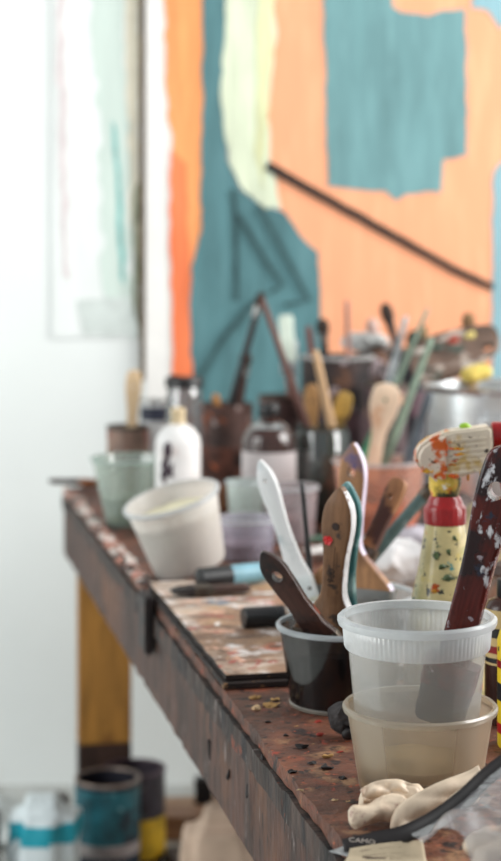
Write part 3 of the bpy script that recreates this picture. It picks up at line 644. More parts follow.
mesh('lid', lathe([(0.0265, 0.0705), (0.028, 0.072), (0.024, 0.08), (0.006, 0.083), (0.005, 0.09), (0.0003, 0.092)], 32), M['foot'], bj)

# lump beside the tubs
lp = T(345, 743); ll = crumple(ball((0, 0, 0), 0.011, 3, (1.0, 1, 1.25)), 0.006, 90, 2)
zmin = min(v.z for v in ll[0])
lo = thing('charcoal_lump', 'dark grey crumbly lump touching the side of the lower tub', 'lump', (lp.x - 0.0005, lp.y + 0.018, ZT - zmin - 0.0005))
mesh('lump_body', ll, mat('charcoal_grey', C(50, 46, 46), 0.8, var=0.35, scale=80, bump=0.6), lo)
mesh('black_bit', crumple(ball((0.004, -0.008, zmin + 0.0056), 0.0055, 2), 0.002, 150, 5), M['crumb'], lo)

# black canister and marker on the board, flat stick
def lying_cyl(name, label, cat, a, b, segs, z):
    """segs: list of (part name, s0, s1, r0, r1, mat) along the axis"""
    a, b = Vector(a), Vector(b); L = (b - a).length; r = thing(name, label, cat, mtx=frame_between(a, b, (0, 0, 1)))
    for (nm, s0, s1, r0, r1, m) in segs:
        mesh(nm, lathe([(0.0002, s0 * L), (r0 * 0.9, s0 * L), (r0, s0 * L + 0.001), (r1, s1 * L - 0.001), (r1 * 0.9, s1 * L), (0.0002, s1 * L)], 24), m, r)
    return r
r_ = 0.0105
a = T(243, 630, ZB); b = T(284, 627, ZB)
lying_cyl('black_canister', 'short matt black cylinder lying on the splattered board', 'canister', a + Vector((0, 0.008, r_)), b + Vector((0, 0.008, r_)), [('barrel', 0, 0.82, r_, r_, M['black']), ('lid', 0.82, 1.0, r_ * 0.97, r_ * 0.97, mat('dark_rubber', C(36, 36, 40), 0.7))], 0)
r_ = 0.0125
a = T(199, 592, ZB); b = T(268, 584, ZB)
mk = lying_cyl('paint_marker', 'pale blue marker with thick black cap lying beside the tilted tub', 'marker', a + Vector((0, 0.01, r_)), b + Vector((0, 0.01, r_)),
          [('barrel', 0.42, 0.95, r_ * 0.95, r_ * 0.9, mat('pale_blue_barrel', C(120, 164, 178), 0.4, var=0.1)), ('cap', 0.0, 0.44, r_, r_, M['black']), ('end_plug', 0.95, 1.0, r_ * 0.7, r_ * 0.6, M['white_plastic'])], 0)
a = T(166, 597, ZB) + Vector((0.014, 0, 0.0065)); b = T(250, 593, ZB) + Vector((0, 0, 0.0065))
flat_brush('dark paint-caked flat brush lying flat on the board\'s far edge', b, a + (b - a) * 0.42, 0.016, 0.013, 0.022, 0.008, HW('caked_dark_handle', C(62, 44, 38), (C(140, 110, 96), 40, 0.62, 0.06)), M['steel_dark'], M['crumb'], xdir=(0, 1, 0), hole=0.002, fl=0.018, bl=0.024, plain=True)
# stick on the back corner
a = P(49, 487, 2.93); b = P(97, 489, 2.915); zz = ZT + 0.0125
a.z = zz; b.z = zz
stick('short dark stick poking out over the table\'s far corner', a, b, 0.0055, 0.0045, wood('burnt_stick', C(56, 34, 28), 0.3), name='wooden_stick', cat='stick')
mesh('ochre_wad', crumple(ball((0, 0, 0), 0.012, 2, (1.6, 1, 0.6)), 0.006, 70, 8), mat('ochre_rag', C(126, 76, 44), 0.8, var=0.3), None, P(90, 488, 2.90) + Vector((0, 0, 0.008)))
tag(bpy.data.objects['ochre_wad'], 'small rust-brown wad at the table\'s far corner', 'rag')

# ------------------------------------------------------------------ tilted paint tub
YT = 2.17; kt = F / YT
tl = Matrix.Translation(P(190, 572, YT) + Vector((0, 0, 0.0))) @ Matrix.Rotation(math.radians(-15), 4, 'Y') @ Matrix.Rotation(math.radians(9), 4, 'X')
tt_ = thing('tilted_paint_tub', 'white-smeared translucent tub of paint tipped to the left', 'container', mtx=tl)
M['milk'] = plastic('white_smeared_plastic', C(246, 246, 244), 0.80, 0.3, 0.05, C(214, 204, 196), 0.5)
cup_parts(tt_, 0.0565, 0.0440, 0.088, M['milk'], M['deli_rim'], 0.0035, 0.005)
contents(tt_, 0.0425, 0.0034, 0.0520, 0.066, mat('pale_yellow_paint', C(226, 220, 190), 0.4, var=0.08), 0.004, 'paint')
zl = min((tt_.matrix_world @ v.co).z for c in tt_.children if c.name.startswith('body') for v in c.data.vertices)
tt_.location.z += ZT - zl + 0.0005

# ------------------------------------------------------------------ middle tubs
def tub(label, px, Y, rt, rb, h, m, rim, z=ZT, name='plastic_tub', fill=None):
    t = thing(name, label, 'container', ((px - 250.5) / F * Y, Y, z))
    cup_parts(t, rt, rb, h, m, rim, 0.0026, 0.004, seg=40)
    if fill: contents(t, rb * 0.94, 0.0034, rb + (rt - rb) * fill[1] - 0.002, 0.003 + h * fill[1], fill[0], 0.002, 'paint')
    return t
tub('low clear tub with a lilac tint in front of the brown bottle', 246, 2.29, 0.0375, 0.033, 0.052, plastic('lilac_clear', C(204, 200, 212), 0.3, 0.2, 0.06), M['deli_rim'], fill=(mat('mauve_rinse', C(150, 128, 136), 0.3), 0.35))
tub('small pale green plastic cup behind the low lilac tub', 246, 2.46, 0.0265, 0.022, 0.076, plastic('pale_green_plastic', C(222, 232, 228), 0.6, 0.3, 0.05), M['deli_rim'], name='plastic_cup')
tub('clear tub holding pinkish paint beside the pale green cup', 291, 2.42, 0.036, 0.031, 0.075, plastic('pink_clear', C(214, 204, 206), 0.35, 0.2, 0.06), M['deli_rim'], fill=(mat('pink_paint', C(178, 140, 140), 0.4), 0.4))
ot = tub('large clear tub of orange paint with brushes standing in it', 379, 2.47, 0.062, 0.053, 0.104, plastic('orange_smeared', C(236, 210, 196), 0.35, 0.25, 0.05, C(236, 150, 110)), M['deli_rim'], fill=(mat('orange_tub_paint', C(226, 122, 66), 0.4, var=0.2), 0.32))
gj = tub('pale green translucent bowl near the table edge', 130, 2.56, 0.054, 0.034, 0.096, plastic('green_glass', C(212, 222, 214), 0.34, 0.12, 0.08, C(176, 190, 180), 0.6), plastic('green_glass_rim', C(206, 222, 216), 0.55, 0.1, 0.12), name='green_bowl', fill=(mat('grey_green_water', C(168, 178, 160), 0.2, var=0.25), 0.4))

# tins and cans standing on the table
def can(label, px, Y, r, h, bodym, z=ZT, bands=(), rimm=None, name='tin_can', inside=None, px_abs=None):
    t = thing(name, label, 'can', ((px - 250.5) / F * Y, Y, z))
    mesh('body', lathe([(0.0003, 0.0), (r * 0.98, 0), (r * 1.02, 0.001), (r * 1.02, 0.004), (r, 0.005), (r, h - 0.006), (r * 1.0, h - 0.004), (r * 0.975, h - 0.004), (r * 0.975, 0.004), (0.0003, 0.004)], 48), bodym, t)
    mesh('rim', lathe([(r * 0.93, h - 0.003), (r * 1.02, h - 0.005), (r * 1.035, h - 0.002), (r * 1.02, h), (r * 0.94, h), (r * 0.93, h - 0.003)], 48), rimm or M['metal'], t)
    for z0, z1, m in bands: mesh('label_band', lathe([(r, z0 * h), (r + 0.0007, z0 * h), (r + 0.0007, z1 * h), (r, z1 * h)], 48), m, t)
    if inside: mesh('paint', lathe([(0.0003, h * 0.75), (r * 0.974, h * 0.75), (r * 0.974, h * 0.73)], 32), inside, t)
    return t
brn = mat('rust_brown', C(96, 68, 60), 0.6, var=0.3, scale=20, spots=[(C(160, 84, 48), 22, 0.64, 0.06), (C(60, 40, 38), 16, 0.55, 0.1), (C(168, 150, 146), 40, 0.64, 0.05)])
can('brownish tin with a dark rim behind the pale green bowl', 128, 2.8, 0.033, 0.117, mat('brown_tin', C(138, 112, 98), 0.5, var=0.2, scale=20, spots=[(C(120, 40, 40), 30, 0.62, 0.05)]), rimm=mat('dark_rim', C(60, 54, 50), 0.5), bands=((0.35, 0.62, mat('faded_band', C(104, 60, 60), 0.6, var=0.4, scale=60)),))
can('rust-brown paint-caked can holding black brushes', 227, 2.85, 0.041, 0.146, brn, rimm=brn, bands=((0.2, 0.55, mat('orange_brown_band', C(98, 60, 48), 0.6, var=0.5, scale=40, spots=[(C(190, 96, 50), 26, 0.6, 0.06)])),))
can('slim tin with a navy band behind the white bottle', 154, 2.88, 0.0215, 0.150, mat('pale_tin', C(196, 198, 198), 0.4, 0.3, var=0.08), bands=((0.78, 0.93, mat('navy_band', C(40, 44, 60), 0.5)),))
dk = mat('dark_crusted', C(58, 44, 42), 0.6, var=0.4, scale=24, spots=[(C(110, 76, 56), 20, 0.58, 0.08), (C(186, 172, 176), 26, 0.64, 0.05), (C(24, 20, 22), 18, 0.55, 0.1)])
can('tall dark crusted paint can behind the jar of wooden brushes', 338, 2.86, 0.058, 0.222, dk, rimm=mat('pale_crusted_rim', C(170, 168, 166), 0.6, var=0.25, scale=50), bands=((0.30, 0.62, mat('dark_plum_label', C(74, 54, 58), 0.6, var=0.5, scale=30)),), name='paint_can')
can('narrow black can between the tall dark can and the steel pot', 410, 2.86, 0.033, 0.232, mat('soot_black', C(34, 32, 38), 0.5, var=0.3, spots=[(C(170, 130, 120), 24, 0.62, 0.06)]), rimm=M['steel_dark'], bands=((0.55, 0.72, mat('plum_band', C(96, 74, 82), 0.6, var=0.3)),), name='black_can')

can('dull plum-brown tin behind the dark brown glass bottle', 283, 2.96, 0.040, 0.150, mat('plum_brown', C(112, 84, 80), 0.6, var=0.3, spots=[(C(60, 40, 38), 16, 0.55, 0.1)]), rimm=M['steel_dark'])
can('dark umber jar-shaped tin behind the silver brushes', 376, 2.98, 0.031, 0.232, dk, rimm=mat('umber_rim', C(120, 104, 96), 0.6, var=0.3, scale=40))
# white bottle, brown bottle, tall jar
wb = thing('white_bottle', 'white squeeze bottle with dark smudges and a cream knob cap', 'bottle', ((178 - 250.5) / F * 2.45, 2.45, ZT))
wmat = mat('smudged_white', C(228, 226, 224), 0.35, var=0.05, scale=12, spots=[(C(206, 190, 184), 20, 0.62, 0.1)])
mesh('bottle_body', lathe([(0.0003, 0), (0.029, 0), (0.031, 0.003), (0.031, 0.128), (0.029, 0.138), (0.02, 0.150), (0.011, 0.155), (0.0003, 0.155)], 40), wmat, wb)
mesh('knob_cap', lathe([(0.0105, 0.154), (0.0105, 0.160), (0.0085, 0.163), (0.0105, 0.170), (0.0095, 0.176), (0.0003, 0.178)], 24), mat('cream_cap', C(206, 186, 150), 0.5), wb)
for (dx, z, s) in ((-0.010, 0.122, 0.012), (-0.013, 0.104, 0.013), (-0.015, 0.088, 0.011), (-0.007, 0.096, 0.008), (-0.006, 0.058, 0.009), (-0.014, 0.045, 0.008)):
    y = -math.sqrt(0.031 ** 2 - dx ** 2)
    mesh('dark_smudge', crumple(ball((dx, y * 0.99, z), s, 2, (0.7, 0.14, 1.0)), 0.004, 110, z * 999), mat('plum_smudge', C(58, 44, 54), 0.6), wb)
ab = thing('amber_bottle', 'dark brown glass bottle with black cap and white paper label', 'bottle', ((269 - 250.5) / F * 2.56, 2.56, ZT))
am = mat('amber_glass', C(58, 30, 22), 0.08, var=0.1, coat=1.0)
mesh('bottle_body', lathe([(0.0003, 0), (0.037, 0), (0.0385, 0.003), (0.0385, 0.118), (0.036, 0.129), (0.028, 0.139), (0.018, 0.145), (0.0135, 0.148), (0.0135, 0.155), (0.0003, 0.155)], 48), am, ab)
mesh('shoulder_highlight_ring', lathe([(0.0285, 0.1385), (0.0292, 0.139), (0.019, 0.1455), (0.0183, 0.145)], 48), plastic('shoulder_highlight', C(206, 214, 214), 0.5, 0.05, 0.3), ab).name = 'shoulder_highlight'  # pale glossy ring that paints the highlight on the glass shoulder
mesh('paper_label', lathe([(0.0385, 0.03), (0.0390, 0.03), (0.0390, 0.106), (0.0385, 0.106)], 48), mat('white_label', C(214, 206, 206), 0.7, var=0.05), ab)
mesh('cap', lathe([(0.0145, 0.154), (0.015, 0.155), (0.015, 0.170), (0.0135, 0.172), (0.0003, 0.172)], 36, lambda i, z: 0.0005 * (i % 2)), M['black'], ab)
tj = thing('tall_jar', 'tall clear jar with a black lid behind the white bottle', 'jar', ((184 - 250.5) / F * 2.74, 2.74, ZT))
mesh('glass_body', lathe([(0.0003, 0), (0.025, 0), (0.027, 0.003), (0.027, 0.165), (0.025, 0.178), (0.024, 0.186), (0.023, 0.186), (0.0235, 0.176), (0.0255, 0.164), (0.0255, 0.005), (0.0003, 0.004)], 40), plastic('jar_glass', C(196, 204, 206), 0.3, 0.05, 0.15, C(130, 120, 120)), tj)
mesh('lid', lathe([(0.0242, 0.182), (0.0285, 0.181), (0.0285, 0.194), (0.027, 0.196), (0.0003, 0.196)], 40, lambda i, z: 0.0004 * (i % 2)), M['black'], tj)
mesh('lid_tab', box(-0.046, -0.022, -0.006, 0.006, 0.191, 0.196, 0.001), M['black'], tj).rotation_euler = (0, 0.12, 0)
mesh('murky_liquid', lathe([(0.0003, 0.0055), (0.0250, 0.0055), (0.0250, 0.11), (0.0003, 0.11)], 32), mat('plum_liquid', C(120, 104, 108), 0.3, var=0.2), tj)

# dark green jar of brushes
dj = thing('glass_brush_jar', 'dark greenish glass jar holding wooden brushes', 'jar', ((322 - 250.5) / F * 2.6, 2.6, ZT))
mesh('glass_body', lathe([(0.0003, 0), (0.0376, 0), (0.0399, 0.003), (0.0399, 0.125), (0.0365, 0.132), (0.0382, 0.137), (0.0359, 0.138), (0.0348, 0.132), (0.0380, 0.124), (0.0380, 0.005), (0.0003, 0.004)], 40), plastic('dark_green_glass', C(100, 116, 108), 0.42, 0.05, 0.12, C(56, 52, 50)), dj)
mesh('dark_water', lathe([(0.0003, 0.0055), (0.0374, 0.0055), (0.0374, 0.085), (0.0003, 0.085)], 32), mat('dark_rinse', C(58, 54, 48), 0.3, var=0.3), dj)

# steel pot
sp_ = thing('steel_pot', 'shiny steel stock pot at the back of the table', 'pot', ((494 - 250.5) / F * 2.62, 2.62, ZT))
stl = mat('brushed_steel', C(226, 230, 232), 0.38, 1.0, var=0.06, scale=10, stretch=(1, 1, 8))
mesh('body', lathe([(0.0003, 0), (0.095, 0), (0.099, 0.004), (0.099, 0.186), (0.103, 0.190), (0.104, 0.194), (0.102, 0.196), (0.0975, 0.194), (0.0970, 0.186), (0.0970, 0.005), (0.0003, 0.004)], 64), stl, sp_)
o = mesh('handle', tube(smoothpath([(-0.03, -0.098, 0.15), (-0.03, -0.125, 0.152), (0.03, -0.125, 0.152), (0.03, -0.098, 0.15)], 14), 0.0045, 10), stl, sp_)
# palette, sponge lying across the pot
ppal = thing('wooden_palette', 'brown wooden palette resting tilted across the steel pot', 'palette', mtx=Matrix.Translation(P(455, 362, 2.60) + Vector((0, 0, 0.014))) @ Matrix.Rotation(math.radians(-20), 4, 'Y') @ Matrix.Rotation(math.radians(30), 4, 'X'))
pout = [(0.075 * math.cos(a) * (1 - 0.12 * math.cos(2 * a + 0.6)), 0.052 * math.sin(a) * (1 + 0.1 * math.cos(3 * a))) for a in [2 * math.pi * i / 40 for i in range(40)]]
V, Fc = prism(pout, -0.004, 0.004)
pl_ = mesh('palette_board', ([Vector((v.x, v.z, v.y)) for v in V], Fc), mat('palette_brown', C(110, 88, 76), 0.6, var=0.3, scale=20, spots=[(C(190, 176, 164), 22, 0.6, 0.06), (C(64, 80, 72), 26, 0.62, 0.06)]), ppal)
V, Fc = lathe([(0.009, -0.02), (0.009, 0.02)], 16, cap0=True, cap1=True); cut(pl_, ([v + Vector((0.045, -0.02, 0)) for v in V], Fc))
for k, c in enumerate(((200, 190, 180), (60, 80, 70), (170, 60, 40), (220, 200, 120))):
    mesh('paint_dab', crumple(ball((-0.045 + k * 0.025, 0.024 - 0.004 * (k % 2), 0.005), 0.009, 2, (1, 1, 0.4)), 0.003, 90, k), mat('dab_%d' % k, C(*c), 0.4), ppal)
spg = crumple(remesh(box(-0.020, 0.020, -0.018, 0.018, 0, 0.021, 0.005), 0.0022, 2), 0.0022, 160, 3)
so = mesh('yellow_sponge', spg, mat('sponge_yellow', C(222, 198, 104), 0.9, var=0.15, scale=120, bump=0.8), None, (0, 0, 0)); tag(so, 'yellow sponge resting on the rim of the steel pot', 'sponge')
so.location = P(478, 382, 2.53) + Vector((0, 0, 0.002)); so.rotation_euler = (0, -0.25, 0.3)

# paper towel wads and squeezed tubes in the middle distance
def wad(label, px, py, Y, r, sq, m, seed, name='crumpled_paper', cat='paper', z0=None):
    vf = remesh(crumple(ball((0, 0, 0), r, 4, sq), r * 0.55, 1.6 / r, seed, True), r * 0.09, 1)
    z = min(v.z for v in vf[0]); p = P(px, py, Y); p.z = (z0 if z0 is not None else ZT) - z
    o = mesh(name, vf, m, None, p, angle=60); tag(o, label, cat); return o
wad('crumpled white paper towel behind the spray bottle', 400, 560, 2.05, 0.028, (1.5, 1.0, 0.8), mat('towel', C(214, 212, 212), 0.9, var=0.05), 2, z0=ZB + 0.001)
wad('grey-lilac stained paper wad at the foot of the orange paint tub', 410, 570, 2.27, 0.026, (1.4, 1.0, 0.7), mat('towel_grey', C(176, 170, 178), 0.9, var=0.15), 5)
wad('beige stained rag heap behind the spray bottle collar', 488, 540, 2.05, 0.040, (1.3, 1.0, 1.1), mat('rag_beige', C(176, 160, 128), 0.9, var=0.2, spots=[(C(60, 54, 52), 24, 0.58, 0.07)]), 9, 'paint_rag', 'rag', z0=ZB + 0.001)
wad('dark stained rag in front of the steel pot', 456, 520, 2.36, 0.034, (1.3, 1.0, 0.9), mat('rag_dark', C(92, 80, 76), 0.9, var=0.3), 12, 'paint_rag', 'rag')
def ptube(label, px, py, ang, m, L=0.085, z=ZT, cap=None):
    p = T(px, py, z); p.z += 0.001; r = thing('paint_tube', label, 'paint tube', mtx=Matrix.Translation(p) @ Matrix.Rotation(math.radians(ang), 4, 'Z'))
    V, Fc = [], []; n = 10
    for k in range(n + 1):
        s = k / n; w = 0.014 * (1 - 0.1 * s) ; h = 0.0016 + 0.011 * s ** 0.7
        for i in range(16):
            a = 2 * math.pi * i / 16; V.append(Vector((s * L, (w + 0.003 * (1 - s)) * math.cos(a), 0.0125 + h * math.sin(a))))
    for k in range(n):
        for i in range(16): j = (i + 1) % 16; Fc.append([k * 16 + i, k * 16 + j, k * 16 + 16 + j, k * 16 + 16 + i])
    Fc += [list(range(16)), [n * 16 + i for i in range(16)]]
    zm = min(v.z for v in V); V = [v - Vector((0, 0, zm)) for v in V]
    mesh('tube_body', crumple((V, Fc), 0.0012, 90, px), m, r)
    c = mesh('cap', lathe([(0.012, 0), (0.012, 0.003), (0.0065, 0.006), (0.007, 0.016), (0.0003, 0.016)], 20), cap or M['black'], r)
    c.matrix_local = Matrix.Translation((L, 0, 0.0125)) @ Matrix.Rotation(math.pi / 2, 4, 'Y')
    return r
ptube('squeezed white paint tube lying near the pink-filled tub', 306, 562, 20, mat('tube_white', C(206, 202, 198), 0.4, var=0.1))
ptube('squeezed green paint tube lying behind the thin black stick', 312, 548, -30, mat('tube_green', C(84, 120, 96), 0.4, var=0.15), L=0.07)
wad('small orange blob of dried paint beside the green tube', 332, 538, 2.44, 0.011, (1.2, 1, 0.8), mat('orange_blob', C(226, 120, 44), 0.5), 21, 'paint_blob', 'dried paint')
# wooden box behind the tubs
bx_ = thing('wooden_box_lid', 'shallow brown wooden tray behind the tubs', 'tray', mtx=Matrix.Translation(P(274, 500, 2.74) * 1.0) @ Matrix.Rotation(math.radians(8), 4, 'Z'))
bx_.location.z = ZT
twm = wood('tray_wood', C(130, 88, 62), 0.2)
mesh('tray_floor', box(-0.09, 0.055, -0.03, 0.03, 0, 0.004), twm, bx_, smooth=False)
for q in ((-0.09, 0.055, -0.034, -0.0302), (-0.09, 0.055, 0.0302, 0.034), (-0.094, -0.0902, -0.034, 0.034), (0.0552, 0.059, -0.034, 0.034)):
    mesh('tray_side', box(q[0], q[1], q[2], q[3], 0, 0.03, 0.0006), twm, bx_, smooth=False)

# ------------------------------------------------------------------ brushes at the back
BK = mat('black_lacquer_old', C(30, 28, 30), 0.4, var=0.3, scale=60)
PK = wood('pinkish_wood', C(170, 124, 112)); BG = wood('beige_wood', C(196, 160, 120), 0.12); SV = mat('silver_grey', C(158, 164, 166), 0.35, 0.4, var=0.15, scale=50, spots=[(C(80, 96, 92), 40, 0.6, 0.06)])
GRN = mat('green_lacquer', C(58, 126, 92), 0.35, var=0.2); DB = wood('dark_brown_wood', C(74, 50, 42), 0.3); GG = mat('sage_lacquer', C(130, 150, 132), 0.4, var=0.2)
stick('long black brush leaning right out of the rust-brown can', P(262, 292, 2.825), P(222, 440, 2.838), 0.0065, 0.0055, BK, name='long_paintbrush', tip=True, tl=0.022)
stick('short dark brush leaning right in the rust-brown can', P(247, 352, 2.87), P(233, 440, 2.86), 0.007, 0.0075, DB, name='short_paintbrush', tip=True, tl=0.02)
stick('short ochre brush handle at the left rim of the rust-brown can', P(215, 394, 2.868), P(222, 440, 2.87), 0.006, 0.0065, wood('ochre_handle', C(180, 124, 66)), name='short_paintbrush')
stick('long brown brush leaning left to meet the black brush tip', P(262, 298, 2.588), P(322, 470, 2.59), 0.0062, 0.0042, wood('red_brown_wood', C(92, 58, 50), 0.3), name='long_paintbrush')
flat_brush('pale brush with frayed white-green bristles pointing up', P(294, 450, 2.94), P(289, 372, 2.94), 0.016, 0.012, 0.026, 0.010, PK, SV, mat('white_green_bristles', C(214, 226, 212), 0.8, var=0.1, stretch=(6, 6, .4), scale=100), hole=0, fl=0.018, bl=0.075, plain=True, name='upturned_brush')
stick('slim grey stick standing behind the pale frayed brush', P(296, 340, 2.972), P(292, 440, 2.972), 0.0042, 0.0034, SV, name='thin_paintbrush')
stick('plain beige wooden stick leaning left in the greenish glass jar', P(315, 350, 2.585), P(340, 462, 2.585), 0.0062, 0.0052, BG, name='wooden_stick', cat='stick')
flat_brush('tan oval-ended wooden brush handle in the greenish glass jar', P(312, 384, 2.616), P(312, 470, 2.616), 0.022, 0.013, 0.02, 0.009, wood('tan_oval', C(178, 136, 88)), M['steel_dark'], M['bristle'], hole=0.002, fl=0.012, bl=0.014, plain=True)
flat_brush('yellowish oval-ended brush handle at the right of the greenish glass jar', P(346, 392, 2.606), P(329, 470, 2.608), 0.024, 0.013, 0.02, 0.009, wood('yellow_oval', C(186, 150, 74), spots=[(C(90, 70, 40), 30, 0.58, 0.08)]), M['steel_dark'], M['bristle'], hole=0.002, fl=0.012, bl=0.014, plain=True)
stick('thin pinkish stick standing upright in the tall dark can', P(347, 300, 2.82), P(349, 420, 2.825), 0.0046, 0.0036, PK, name='thin_paintbrush')
stick('black bristled brush pointing up out of the narrow black can', P(384, 303, 2.848), P(415, 410, 2.856), 0.0065, 0.006, DB, name='short_paintbrush', tip=True, tl=0.026, bw=1.55, ferr=BK)
stick('silver brush handle leaning right out of the plum-stained tin', P(406, 316, 2.752), P(380, 420, 2.762), 0.0062, 0.0042, SV, name='silver_paintbrush')
stick('thin grey-green brush handle leaning far right out of the plum-stained tin', P(428, 308, 2.785), P(376, 430, 2.783), 0.0050, 0.0030, GG, name='thin_paintbrush')
stick('sage brush handle in the orange paint tub, leaning right', P(432, 338, 2.49), P(382, 470, 2.47), 0.0056, 0.0040, GG, name='sage_paintbrush')
stick('bright green brush handle crossing the orange tub to the right', P(392, 390, 2.53), P(352, 485, 2.485), 0.0060, 0.0050, GRN, name='green_paintbrush')
flat_brush('large cream-painted brush handle standing in the orange paint tub', P(388, 384, 2.44), P(370, 482, 2.46), 0.038, 0.019, 0.028, 0.012, wood('cream_handle', C(222, 196, 170), 0.08, spots=[(C(196, 130, 84), 14, 0.58, 0.12)]), M['metal'], M['bristle'], hole=0.003, hole_at=0.16, fl=0.014, bl=0.014, plain=True, xdir=(1, 0, 0.2))
stick('dark slate rod leaning right in the orange paint tub', P(430, 392, 2.45), P(400, 485, 2.455), 0.0062, 0.0055, mat('slate_rod', C(70, 78, 86), 0.4, var=0.2), name='slate_paintbrush')
flat_brush('pale wooden brush handle standing upright in the brownish tin', P(134, 370, 2.79), P(131, 455, 2.80), 0.0245, 0.017, 0.022, 0.010, wood('pale_handle', C(206, 178, 142), 0.08), M['metal'], M['bristle'], hole=0.002, fl=0.012, bl=0.014, plain=True)
stick('stubby dark-tipped brush standing in the steel pot', P(468, 312, 2.71), P(474, 420, 2.70), 0.0062, 0.0062, wood('stub_wood', C(150, 120, 84)), name='stubby_paintbrush', tip=True, tl=0.024, bw=1.5, tipm=mat('ochre_bristle', C(120, 90, 60), 0.8, var=0.3))
stick('dark brush with brown bristles pointing up from the tall dark can', P(322, 318, 2.87), P(330, 420, 2.875), 0.0062, 0.006, BK, name='short_paintbrush', tip=True, tl=0.024, bw=1.6)
stick('red-brown brush handle poking up from the tall dark can', P(308, 326, 2.86), P(322, 420, 2.86), 0.006, 0.005, wood('maroon_wood', C(104, 52, 44)), name='short_paintbrush')
stick('pale pink bristled brush in the dark umber tin', P(372, 318, 2.975), P(378, 420, 2.98), 0.006, 0.006, DB, name='short_paintbrush', tip=True, tl=0.026, bw=1.7, tipm=mat('pinkish_bristle', C(190, 160, 150), 0.8, var=0.2))
stick('stout black brush pointing up from the narrow black can', P(415, 330, 2.876), P(417, 420, 2.880), 0.0075, 0.0075, BK, name='short_paintbrush', tip=True, tl=0.026, bw=1.7)
stick('short olive brush handle in the narrow black can', P(425, 326, 2.848), P(421, 420, 2.85), 0.005, 0.0045, wood('olive_wood', C(112, 104, 66)), name='short_paintbrush')
wad('whitish rag stuffed in the tall dark can', 364, 350, 2.885, 0.026, (1.5, 1.0, 0.5), mat('rag_white', C(190, 192, 190), 0.9, var=0.2, spots=[(C(110, 80, 70), 30, 0.6, 0.06)]), 15, 'white_rag', 'rag', z0=ZT + 0.225)
can('plum-stained tin of silver brushes beside the tall dark can', 386, 2.77, 0.032, 0.185, mat('plum_tin', C(92, 70, 74), 0.5, var=0.3, spots=[(C(200, 160, 130), 24, 0.6, 0.05)]), rimm=M['steel_dark'], name='stained_tin')

# ------------------------------------------------------------------ glove, packet in the front corner
GL = mat('latex', C(216, 196, 172), 0.5, var=0.06, scale=18, spots=[(C(150, 96, 96), 40, 0.68, 0.05), (C(190, 164, 140), 20, 0.6, 0.1)], bump=0.15, bscale=120)
yg = 1.245
gl = thing('latex_glove', 'crumpled cream latex glove lying in front of the nested tubs', 'glove', T(415, 822))
gi = gl.matrix_world.inverted(); gl_loc = T(415, 822)
def G(px, py, Y): return P(px, py, Y) - gl_loc
parts = [capsule(G(357, 816, 1.222), G(400, 808, 1.232), 0.0078, 0.0088), capsule(G(372, 800, 1.25), G(410, 799, 1.252), 0.0105, 0.012), capsule(G(392, 808, 1.246), G(440, 806, 1.246), 0.010, 0.010),
         capsule(G(430, 806, 1.25), G(470, 794, 1.256), 0.010, 0.007)]
vf = crumple(crumple(remesh(join(*parts), 0.0015, 8), 0.0030, 75, 4), 0.0013, 200, 9, True)
vf = ([Vector((v.x, v.y, max(v.z, 0.0005))) for v in vf[0]], vf[1])
mesh('glove_body', vf, GL, gl, angle=180)
def sheet(corners, nu, nv, fn):
    a, b, c, d = corners; V, Fc = [], []
    for i in range(nu + 1):
        for j in range(nv + 1):
            u, v = i / nu, j / nv; p = (a.lerp(b, u)).lerp(d.lerp(c, u), v); V.append(p + fn(u, v))
    for i in range(nu):
        for j in range(nv): k = i * (nv + 1) + j; Fc.append([k, k + 1, k + nv + 2, k + nv + 1])
    return V, Fc
def solid(vf, th):
    me = bpy.data.meshes.new('tmp'); me.from_pydata([tuple(x) for x in vf[0]], [], vf[1]); o = bpy.data.objects.new('tmp', me); COL.objects.link(o)
    md = o.modifiers.new('s', 'SOLIDIFY'); md.thickness = th; e = evaluated(o)
    r = ([v.co.copy() for v in e.vertices], [list(p.vertices) for p in e.polygons]); bpy.data.objects.remove(o); return r
def fold(path, widths, arch, seed, n=40, m=14):
    """a strip of thin latex folded over itself, arched towards the front with sharp pleats"""
    cl_ = smoothpath(path, n); V, Fc = [], []
    for k, c in enumerate(cl_):
        u = k / n; c = Vector(c); d = (Vector(cl_[min(k + 1, n)]) - Vector(cl_[max(k - 1, 0)])).normalized()
        side = Vector((-d.z, 0, d.x)).normalized(); w = widths[0] + (widths[1] - widths[0]) * math.sin(math.pi * min(1, u * 1.1) * 0.9)
        for j_ in range(m + 1):
            q = j_ / m * 2 - 1
            wr = 0.0012 * abs(math.sin(7 * u + 2.2 * q + seed)) + 0.0012 * mnoise.noise(Vector((u * 7, q * 2, seed)))
            p = c + side * (w * q) + Vector((0, -arch * (1 - q * q) - wr * 1.6, wr))
            V.append(Vector((p.x, p.y, max(p.z, 0.0006))))
    for k in range(n):
        for j_ in range(m): a_ = k * (m + 1) + j_; Fc.append([a_, a_ + 1, a_ + m + 2, a_ + m + 1])
    return V, Fc
mesh('glove_cuff', solid(fold([tuple(G(399, 834, 1.214)), tuple(G(407, 818, 1.222)), tuple(G(427, 806, 1.228)), tuple(G(456, 791, 1.236)), tuple(G(482, 777, 1.246))], (0.0065, 0.0105), 0.006, 1.3), 0.0009), GL, gl, angle=180)
mesh('glove_cuff', solid(fold([tuple(G(424, 830, 1.208)), tuple(G(440, 817, 1.213)), tuple(G(456, 803, 1.219)), tuple(G(470, 790, 1.226))], (0.003, 0.0055), 0.003, 4.1), 0.0009), GL, gl, angle=180)
mesh('glove_cuff', solid(fold([tuple(G(362, 797, 1.243)), tuple(G(378, 792, 1.248)), tuple(G(400, 791, 1.251)), tuple(G(418, 796, 1.252))], (0.004, 0.0075), 0.005, 2.4), 0.0009), GL, gl, angle=180)

